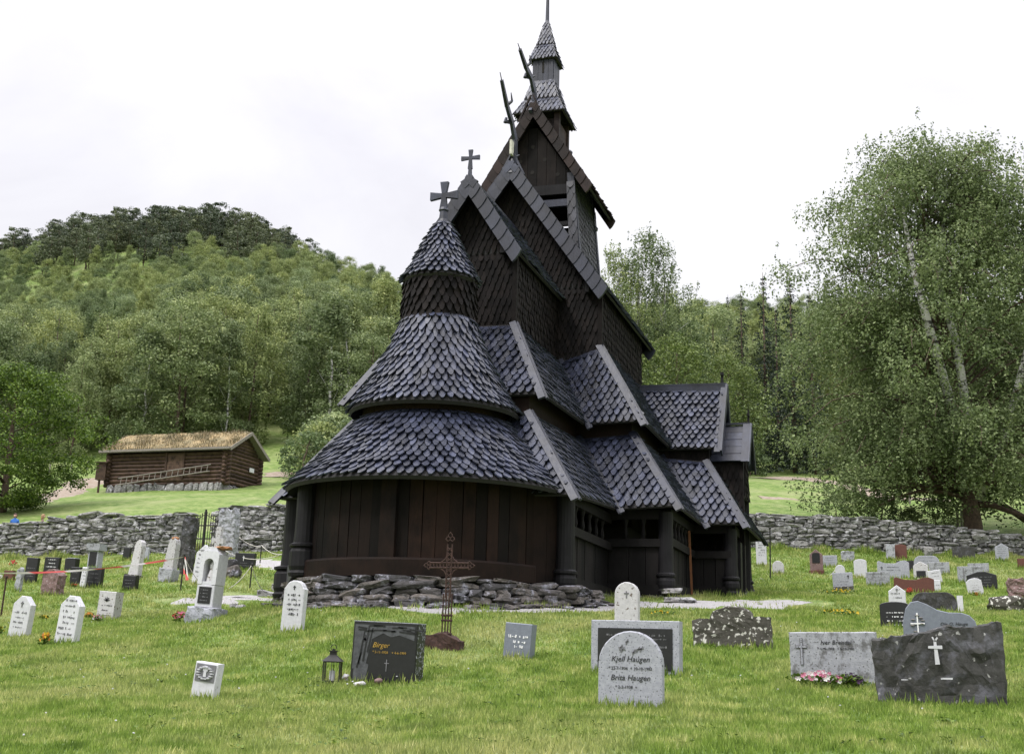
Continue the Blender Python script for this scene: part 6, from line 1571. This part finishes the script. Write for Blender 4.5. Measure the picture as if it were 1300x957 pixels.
# hillside wood
def proto(*a, **k):
    t = make_tree(*a, **k); return t
gl_ = 'leafy trees of the hillside wood'
lab_h = 'green leafy tree in the dense wood on the hillside, one of many alike'
PR = [proto('leafy_tree', lab_h, 'tree', 10, 2.7, 'round', 'hillleaf', .17, 70, 150, 1.05, 41, r0=.1, nb=8, zb=.03),
      proto('leafy_tree', lab_h, 'tree', 10, 2.3, 'birch', 'hillleaf', .16, 90, 120, .85, 42, 'birchbark', r0=.08, nb=8, zb=.02, strands=1, droop=.5),
      proto('leafy_tree', lab_h, 'tree', 10, 3.0, 'umbr', 'hillleaf', .17, 75, 150, 1.05, 43, r0=.1, nb=8, zb=.06),
      proto('leafy_tree', lab_h, 'tree', 10, 2.5, 'birch', 'hillleaf', .15, 95, 110, .85, 44, 'bark', r0=.09, nb=8, zb=.02, strands=2, droop=.5)]
PINE = proto('pine_tree', 'dark pine on the crest of the left hill, one of many alike', 'pine', 10, 1.9, 'umbr', 'pineleaf', .3, 62, 48, .95, 45, 'bark', r0=.14, nb=10, zb=.3, flat=.5)
rr = random.Random(99)
az0_ = atan2(-Fv.x, Fv.y)
spots = []
wv_ = 85.
while wv_ < 268:
    st = 4.1 if wv_ < 130 else 4.0
    if wv_ > 215: st = 3.4
    dpx = st*CF/wv_; px = -180+rr.uniform(0, dpx)
    while px < 1490:
        p_ = px+rr.uniform(-.42, .42)*dpx; w = wv_+rr.uniform(-.45, .45)*st; d = ray(p_, 600)
        if not (wv_ > 215 and p_ > 560 and rr.random() < .4): spots.append((d.x*w, d.y*w, w, p_))
        px += dpx
    wv_ += st*.95
spots.sort(key=lambda s: s[2])
zz = terr([s[0] for s in spots], [s[1] for s in spots])
nleaf = npine = 0; stuffsp = []
for (x, y, w, px), z in zip(spots, zz):
    py = 433.5-CF*((V(x, y, z-CAMZ)).dot(Uv))/((V(x, y, z-CAMZ)).dot(Fv))
    pine = (w > 185 and 20 < px < 372 and py < 352+rr.uniform(-16, 8)) or (w > 228 and px <= 20)
    if w < 95 and 330 < px < 378: continue
    if w < 112 and 925 < px < 1050: continue
    if pine:
        npine += 1; o = PINE if npine == 1 else copy_tree(PINE); h = rr.uniform(5.5, 8.5)
        if npine == 1: o['group'] = 'pines on the hill crest'
        else: o['group'] = 'pines on the hill crest'
        s = h/10
    else:
        h = rr.uniform(8.5, 12.) if w < 112 else (rr.uniform(6.5, 8.5) if w < 150 else (rr.uniform(5., 7.) if w < 215 else rr.uniform(4., 5.5)))
        if px < 190: h *= .82
        if px > 600: h *= 1.12
        if px > 480: h *= .9
        kk = rr.choice((1, 3, 3, 0, 2)) if w < 135 else rr.choice((0, 0, 2, 1)); s = h/10
        nleaf += 1
        if nleaf > 296: stuffsp.append((x, y, z, s, kk)); continue
        o = copy_tree(PR[kk]); o['group'] = gl_
    o.location = (x, y, z); wd = rr.uniform(.95, 1.25) if w < 150 else rr.uniform(1.2, 1.5); o.scale = (s*wd, s*wd, s); o.rotation_euler = (rr.uniform(-.04, .04), rr.uniform(-.04, .04), rr.uniform(0, 6.28))
# the four patterns themselves stand in the wood too
for k, o in enumerate(PR):
    x, y, z, s, kk = stuffsp.pop(k*3); o['group'] = gl_; o.location = (x, y, z); o.scale = (s, s, s)
# remaining far trees as one wood: geometry nodes put the four tree patterns on points
me = bpy.data.meshes.new('far_wood'); me.from_pydata([(x, y, z) for x, y, z, s, k in stuffsp], [], [])
for nm_, ty_, vals in (('sc', 'FLOAT', [s for x, y, z, s, k in stuffsp]), ('kd', 'INT', [k for x, y, z, s, k in stuffsp])):
    at_ = me.attributes.new(nm_, ty_, 'POINT'); at_.data.foreach_set('value', vals)
fw = bpy.data.objects.new('far_wood', me); C.objects.link(fw); tag(fw, 'far leafy wood covering the upper hillside', 'wood', kind='stuff')
ng = bpy.data.node_groups.new('wood', 'GeometryNodeTree'); ng.interface.new_socket('Geometry', in_out='INPUT', socket_type='NodeSocketGeometry'); ng.interface.new_socket('Geometry', in_out='OUTPUT', socket_type='NodeSocketGeometry')
gi = ng.nodes.new('NodeGroupInput'); go_ = ng.nodes.new('NodeGroupOutput'); jn = ng.nodes.new('GeometryNodeJoinGeometry')
na_ = ng.nodes.new('GeometryNodeInputNamedAttribute'); na_.data_type = 'FLOAT'; na_.inputs[0].default_value = 'sc'
nk = ng.nodes.new('GeometryNodeInputNamedAttribute'); nk.data_type = 'INT'; nk.inputs[0].default_value = 'kd'
rv = ng.nodes.new('FunctionNodeRandomValue'); rv.data_type = 'FLOAT_VECTOR'; rv.inputs[0].default_value = (0, 0, 0); rv.inputs[1].default_value = (.05, .05, 6.28)
for k in range(4):
    oi = ng.nodes.new('GeometryNodeObjectInfo'); oi.inputs['Object'].default_value = [c for c in PR[k].children if c.name.startswith('crown')][0]; oi.transform_space = 'ORIGINAL'; oi.inputs['As Instance'].default_value = True
    cmp_ = ng.nodes.new('FunctionNodeCompare'); cmp_.data_type = 'INT'; cmp_.operation = 'EQUAL'; ng.links.new([s for s in nk.outputs if s.enabled][0], cmp_.inputs[2]); cmp_.inputs[3].default_value = k
    ip = ng.nodes.new('GeometryNodeInstanceOnPoints'); ng.links.new(gi.outputs[0], ip.inputs['Points']); ng.links.new(cmp_.outputs[0], ip.inputs['Selection']); ng.links.new(oi.outputs['Geometry'], ip.inputs['Instance'])
    ng.links.new(rv.outputs[0], ip.inputs['Rotation']); ng.links.new([s for s in na_.outputs if s.enabled][0], ip.inputs['Scale']); ng.links.new(ip.outputs[0], jn.inputs[0])
ng.links.new(jn.outputs[0], go_.inputs[0]); md = fw.modifiers.new('wood', 'NODES'); md.node_group = ng
print('trees', len(spots), nleaf, npine, len(stuffsp))
'''
allv = []; 
for k in range(4):
    me = [c for c in PR[k].children if c.name.startswith('crown')][0].data
    v = np.empty(len(me.vertices)*3); me.vertices.foreach_get('co', v); v = v.reshape(-1, 4, 3); keep = np.random.default_rng(k).random(len(v)) < .22; v = v[keep]
    c_ = v.mean(1, keepdims=True); v = c_+(v-c_)*1.75
    for (x, y, z, s, kk) in stuffsp:
        if kk != k: continue
        a = rr.uniform(0, 6.28); Rm = np.array([[cos(a), -sin(a), 0], [sin(a), cos(a), 0], [0, 0, 1]])
        allv.append((v @ Rm.T)*np.array([s*1.12, s*1.12, s])+np.array([x, y, z]))
V_ = np.concatenate(allv).reshape(-1, 3); n = len(V_)//4
me = bpy.data.meshes.new('far_wood'); me.vertices.add(4*n); me.vertices.foreach_set('co', V_.ravel().astype(np.float32)); me.loops.add(4*n); me.loops.foreach_set('vertex_index', np.arange(4*n, dtype=np.int32)); me.polygons.add(n); me.polygons.foreach_set('loop_start', np.arange(0, 4*n, 4, dtype=np.int32)); me.update(calc_edges=True)
me.materials.append(MT['hillleaf']); o = bpy.data.objects.new('far_wood', me); C.objects.link(o); tag(o, 'far leafy wood covering the upper hillside', 'wood', kind='stuff')
'''

# shrubs along the wood edge and behind the walls
SH = make_tree('shrub', 'low leafy shrub at the foot of the hillside wood, one of many alike', 'shrub', 2.4, 1.7, 'round', 'hillleaf', .16, 46, 50, .6, 51, r0=.05, nb=8, zb=.0)
first = True
for i in range(46):
    px = rr.uniform(380, 1330); w = rr.uniform(70, 84) if px < 960 or px > 1060 else rr.uniform(74, 86)
    d = ray(px, 600); x, y = d.x*w, d.y*w; o = SH if first else copy_tree(SH); first = False
    s = rr.uniform(.6, 1.3); o.location = (x, y, gz(x, y)-.1); o.scale = (s, s, s); o.rotation_euler.z = rr.uniform(0, 6); o['group'] = 'shrubs at the wood edge'
for px, w, s, lb in ((1120, 47, .55, 'dark leafy shrub just behind the right hand wall left of the birch trunk'), (1155, 46, .45, 'small dark shrub behind the right hand wall nearest the birch trunk'), (1060, 50, .4, 'low pale shrub behind the right hand wall nearer the church'), (1185, 48, .5, 'dark shrub under the low birch branches behind the wall')):
    o = copy_tree(SH); d = ray(px, 650); x, y = d.x*w, d.y*w; o.location = (x, y, gz(x, y)-.1); o.scale = (s*1.3, s, s); o.rotation_euler.z = px; o['label'] = lb
    if 'group' in o: del o['group']

# ---------------------------------------------------------------- grass
def grassfield():
    r = np.random.default_rng(3); N = 420000
    lo, hi = -14, 1316
    px = r.uniform(lo, hi, N); u = r.uniform(0, 1, N); w = 8.3*(42/8.3)**(u**.9)
    base = np.array(Fv); dx = np.array(Rv)
    D = base[None]+dx[None]*((px-650)/CF)[:, None]-np.array(Uv)[None]*.25
    x = D[:, 0]*w; y = D[:, 1]*w
    # keep off the church footprint
    cx = x-CX; keep = ~((np.abs(cx) < 2.4) & (y > 20) & (y < 31)) & ~((np.abs(cx) < 3.7) & (y > 23) & (y < 31)) & ~((np.abs(cx) < 4.6) & (y > 26) & (y < 29)) & ~(np.hypot(cx, y-20) < 2.15)
    for pl_, wds_ in PATHS[:3]:
        for (a, b_), w1_ in zip(zip(pl_, pl_[1:]), wds_):
            a = np.array(a); b2_ = np.array(b_); dd = b2_-a; L2 = (dd**2).sum(); tt_ = np.clip(((x-a[0])*dd[0]+(y-a[1])*dd[1])/L2, 0, 1); dist = np.hypot(x-a[0]-tt_*dd[0], y-a[1]-tt_*dd[1]); keep &= (dist > w1_*.42*(1+.3*np.sin(x*3+y*2))) | (r.random(N) < .06)
    x, y, w = x[keep], y[keep], w[keep]; z = terr(x, y); n = len(x)
    cl = .5+.5*np.sin(x*2.1+np.sin(y*1.7)*1.5)*np.sin(y*1.9+x*.6)
    h = (.022+.03*r.random(n))*(.7+.7*cl)*(1+w/60); a = r.uniform(0, 2*pi, n); ww = .0035*(1+w/9)
    tx = np.cos(a); ty = np.sin(a); be = r.uniform(.1, .8, n)*h; b2 = r.uniform(0, 2*pi, n)
    A_ = np.stack([x-tx*ww, y-ty*ww, z-.01], 1); B_ = np.stack([x+tx*ww, y+ty*ww, z-.01], 1); T_ = np.stack([x+np.cos(b2)*be, y+np.sin(b2)*be, z+h], 1)
    v = np.stack([A_, B_, T_], 1).reshape(-1, 3)
    me = bpy.data.meshes.new('grass'); me.vertices.add(3*n); me.vertices.foreach_set('co', v.ravel().astype(np.float32)); me.loops.add(3*n); me.loops.foreach_set('vertex_index', np.arange(3*n, dtype=np.int32)); me.polygons.add(n); me.polygons.foreach_set('loop_start', np.arange(0, 3*n, 3, dtype=np.int32)); me.update(calc_edges=True)
    me.materials.append(MT['grass']); o = bpy.data.objects.new('grass', me); C.objects.link(o); tag(o, 'short green lawn grass of the churchyard', 'grass', kind='stuff')
grassfield()
# taller tufts round the stones
mb = MB(); rg = random.Random(8)
for (px, py, W, H, w) in HS:
    p, _ = spot(px, py)
    for i in range(int(26+W*60)):
        x = p.x+rg.uniform(-W*.62, W*.62); y = p.y-rg.uniform(.0, .07); h = rg.uniform(.03, .1)*(1+w/50); a = rg.uniform(0, 6.3); z = gz(x, y) if i % 6 == 0 else z if i else p.z
        ww = .004*(1+w/10); mb.add([(x-ww, y, z-.02), (x+ww, y, z-.02), (x+cos(a)*h*.35, y+sin(a)*h*.3, z+h)], [(0, 1, 2)])
for pl_, kk_, hh_ in ((path_, .3, .14), ([(2.8, 21.3), (2.8, 22.8), (3.9, 22.8), (3.95, 26.), (4.7, 25.9), (4.75, 28)], .1, .2)):
    w3 = walk(pl_); t3_ = sum(w_[2] for w_ in w3)
    for i in range(int(t3_*130)):
        s = rg.uniform(0, t3_); 
        if sin(s*3.1)+sin(s*1.3+1) < .1: continue
        p, d = along(w3, s); k = rg.gauss(kk_, .12); x = p.x+CX+d.y*k; y = p.y-d.x*k; h = rg.uniform(.04, hh_); a = rg.uniform(0, 6.3); z = gz(x, y)
        mb.add([(x-.009, y, z-.02), (x+.009, y, z-.02), (x+cos(a)*h*.4, y+sin(a)*h*.4, z+h)], [(0, 1, 2)])
for (px0, px1, w_) in ((-10, 362, 41.5), (960, 1310, 40.6)):
    for i in range(2600):
        px = rg.uniform(px0, px1); d = ray(px, 700); w2 = w_-rg.uniform(0, .7); x, y = d.x*w2, d.y*w2; h = rg.uniform(.06, .25)*(.5+.5*sin(px*.11)+.3); h = max(.05, h); a = rg.uniform(0, 6.3); z = gz(x, y)
        mb.add([(x-.02, y, z-.02), (x+.02, y, z-.02), (x+cos(a)*h*.4, y+sin(a)*h*.4, z+h)], [(0, 1, 2)])
for i in range(420):
    px = rg.uniform(-10, 1310); d = ray(px, rg.uniform(700, 950)); w2 = rg.uniform(8.6, 26)**1.0; x, y = ray(px, 800).x*w2, ray(px, 800).y*w2
    if abs(x-CX) < 4.8 and y > 17: continue
    z = gz(x, y); m_ = rg.randint(6, 22); R_ = rg.uniform(.02, .09)
    for q in range(m_):
        a = rg.uniform(0, 6.3); b_ = rg.uniform(0, 6.3); k = rg.uniform(0, R_); h = rg.uniform(.05, .12); xx, yy = x+k*cos(a), y+k*sin(a)
        mb.add([(xx-.004, yy, z-.02), (xx+.004, yy, z-.02), (xx+cos(b_)*h*.5, yy+sin(b_)*h*.5, z+h)], [(0, 1, 2)])
o = mb.build('long_grass', 'grass', recalc=False); tag(o, 'longer grass left standing at the feet of the headstones', 'grass', kind='stuff')

# ---------------------------------------------------------------- sky, sun, view
SUN_EL, SUN_AZ = radians(52), radians(215)   # azimuth measured clockwise from +y
wd = bpy.data.worlds.new('World'); scene.world = wd; wd.use_nodes = True; nt = wd.node_tree; nt.nodes.clear()
out = nt.nodes.new('ShaderNodeOutputWorld'); bg = nt.nodes.new('ShaderNodeBackground'); sk = nt.nodes.new('ShaderNodeTexSky')
sk.sky_type = 'NISHITA'; sk.sun_disc = False; sk.sun_elevation = SUN_EL; sk.sun_rotation = SUN_AZ; sk.air_density = 1.; sk.dust_density = 3.
tc = nt.nodes.new('ShaderNodeTexCoord'); sep = nt.nodes.new('ShaderNodeSeparateXYZ'); nt.links.new(tc.outputs['Generated'], sep.inputs[0])
# overcast deck: dim near the horizon, brightest overhead, faint cloud structure
grad = ramp(nt, sep.outputs['Z'], [(0, (5.9, 5.85, 6.05)), (.30, (6.0, 5.95, 6.15)), (.6, (7.5, 7.4, 7.7)), (.8, (SKYZ, SKYZ*.985, SKYZ*1.02))])
nt.nodes[-1].name
mpn = nt.nodes.new('ShaderNodeMapping'); mpn.inputs['Scale'].default_value = (1, 1, 2.2); nt.links.new(tc.outputs['Generated'], mpn.inputs[0])
cn = noise(nt, 2.2, 6, .55, mpn.outputs[0], .4)
cl = mix(nt, grad, ramp(nt, cn, [(.32, (.88, .875, .905)), (.62, (1.08, 1.08, 1.08))]), 1., 'MULTIPLY')
fin = mix(nt, sk.outputs[0], cl, .93)
nt.links.new(fin, bg.inputs[0]); bg.inputs[1].default_value = .11; nt.links.new(bg.outputs[0], out.inputs[0])
sd = bpy.data.lights.new('sun', 'SUN'); sd.energy = 1.5; sd.angle = radians(12); sd.color = (1, .97, .92)
so = bpy.data.objects.new('sun', sd); C.objects.link(so); dv = V(sin(SUN_AZ)*cos(SUN_EL), cos(SUN_AZ)*cos(SUN_EL), sin(SUN_EL)); so.rotation_euler = (-dv).to_track_quat('-Z', 'Y').to_euler()
vs_ = scene.view_settings; vs_.view_transform = 'Standard'; vs_.look = 'None'; vs_.exposure = .6; vs_.gamma = 1.; vs_.use_curve_mapping = False
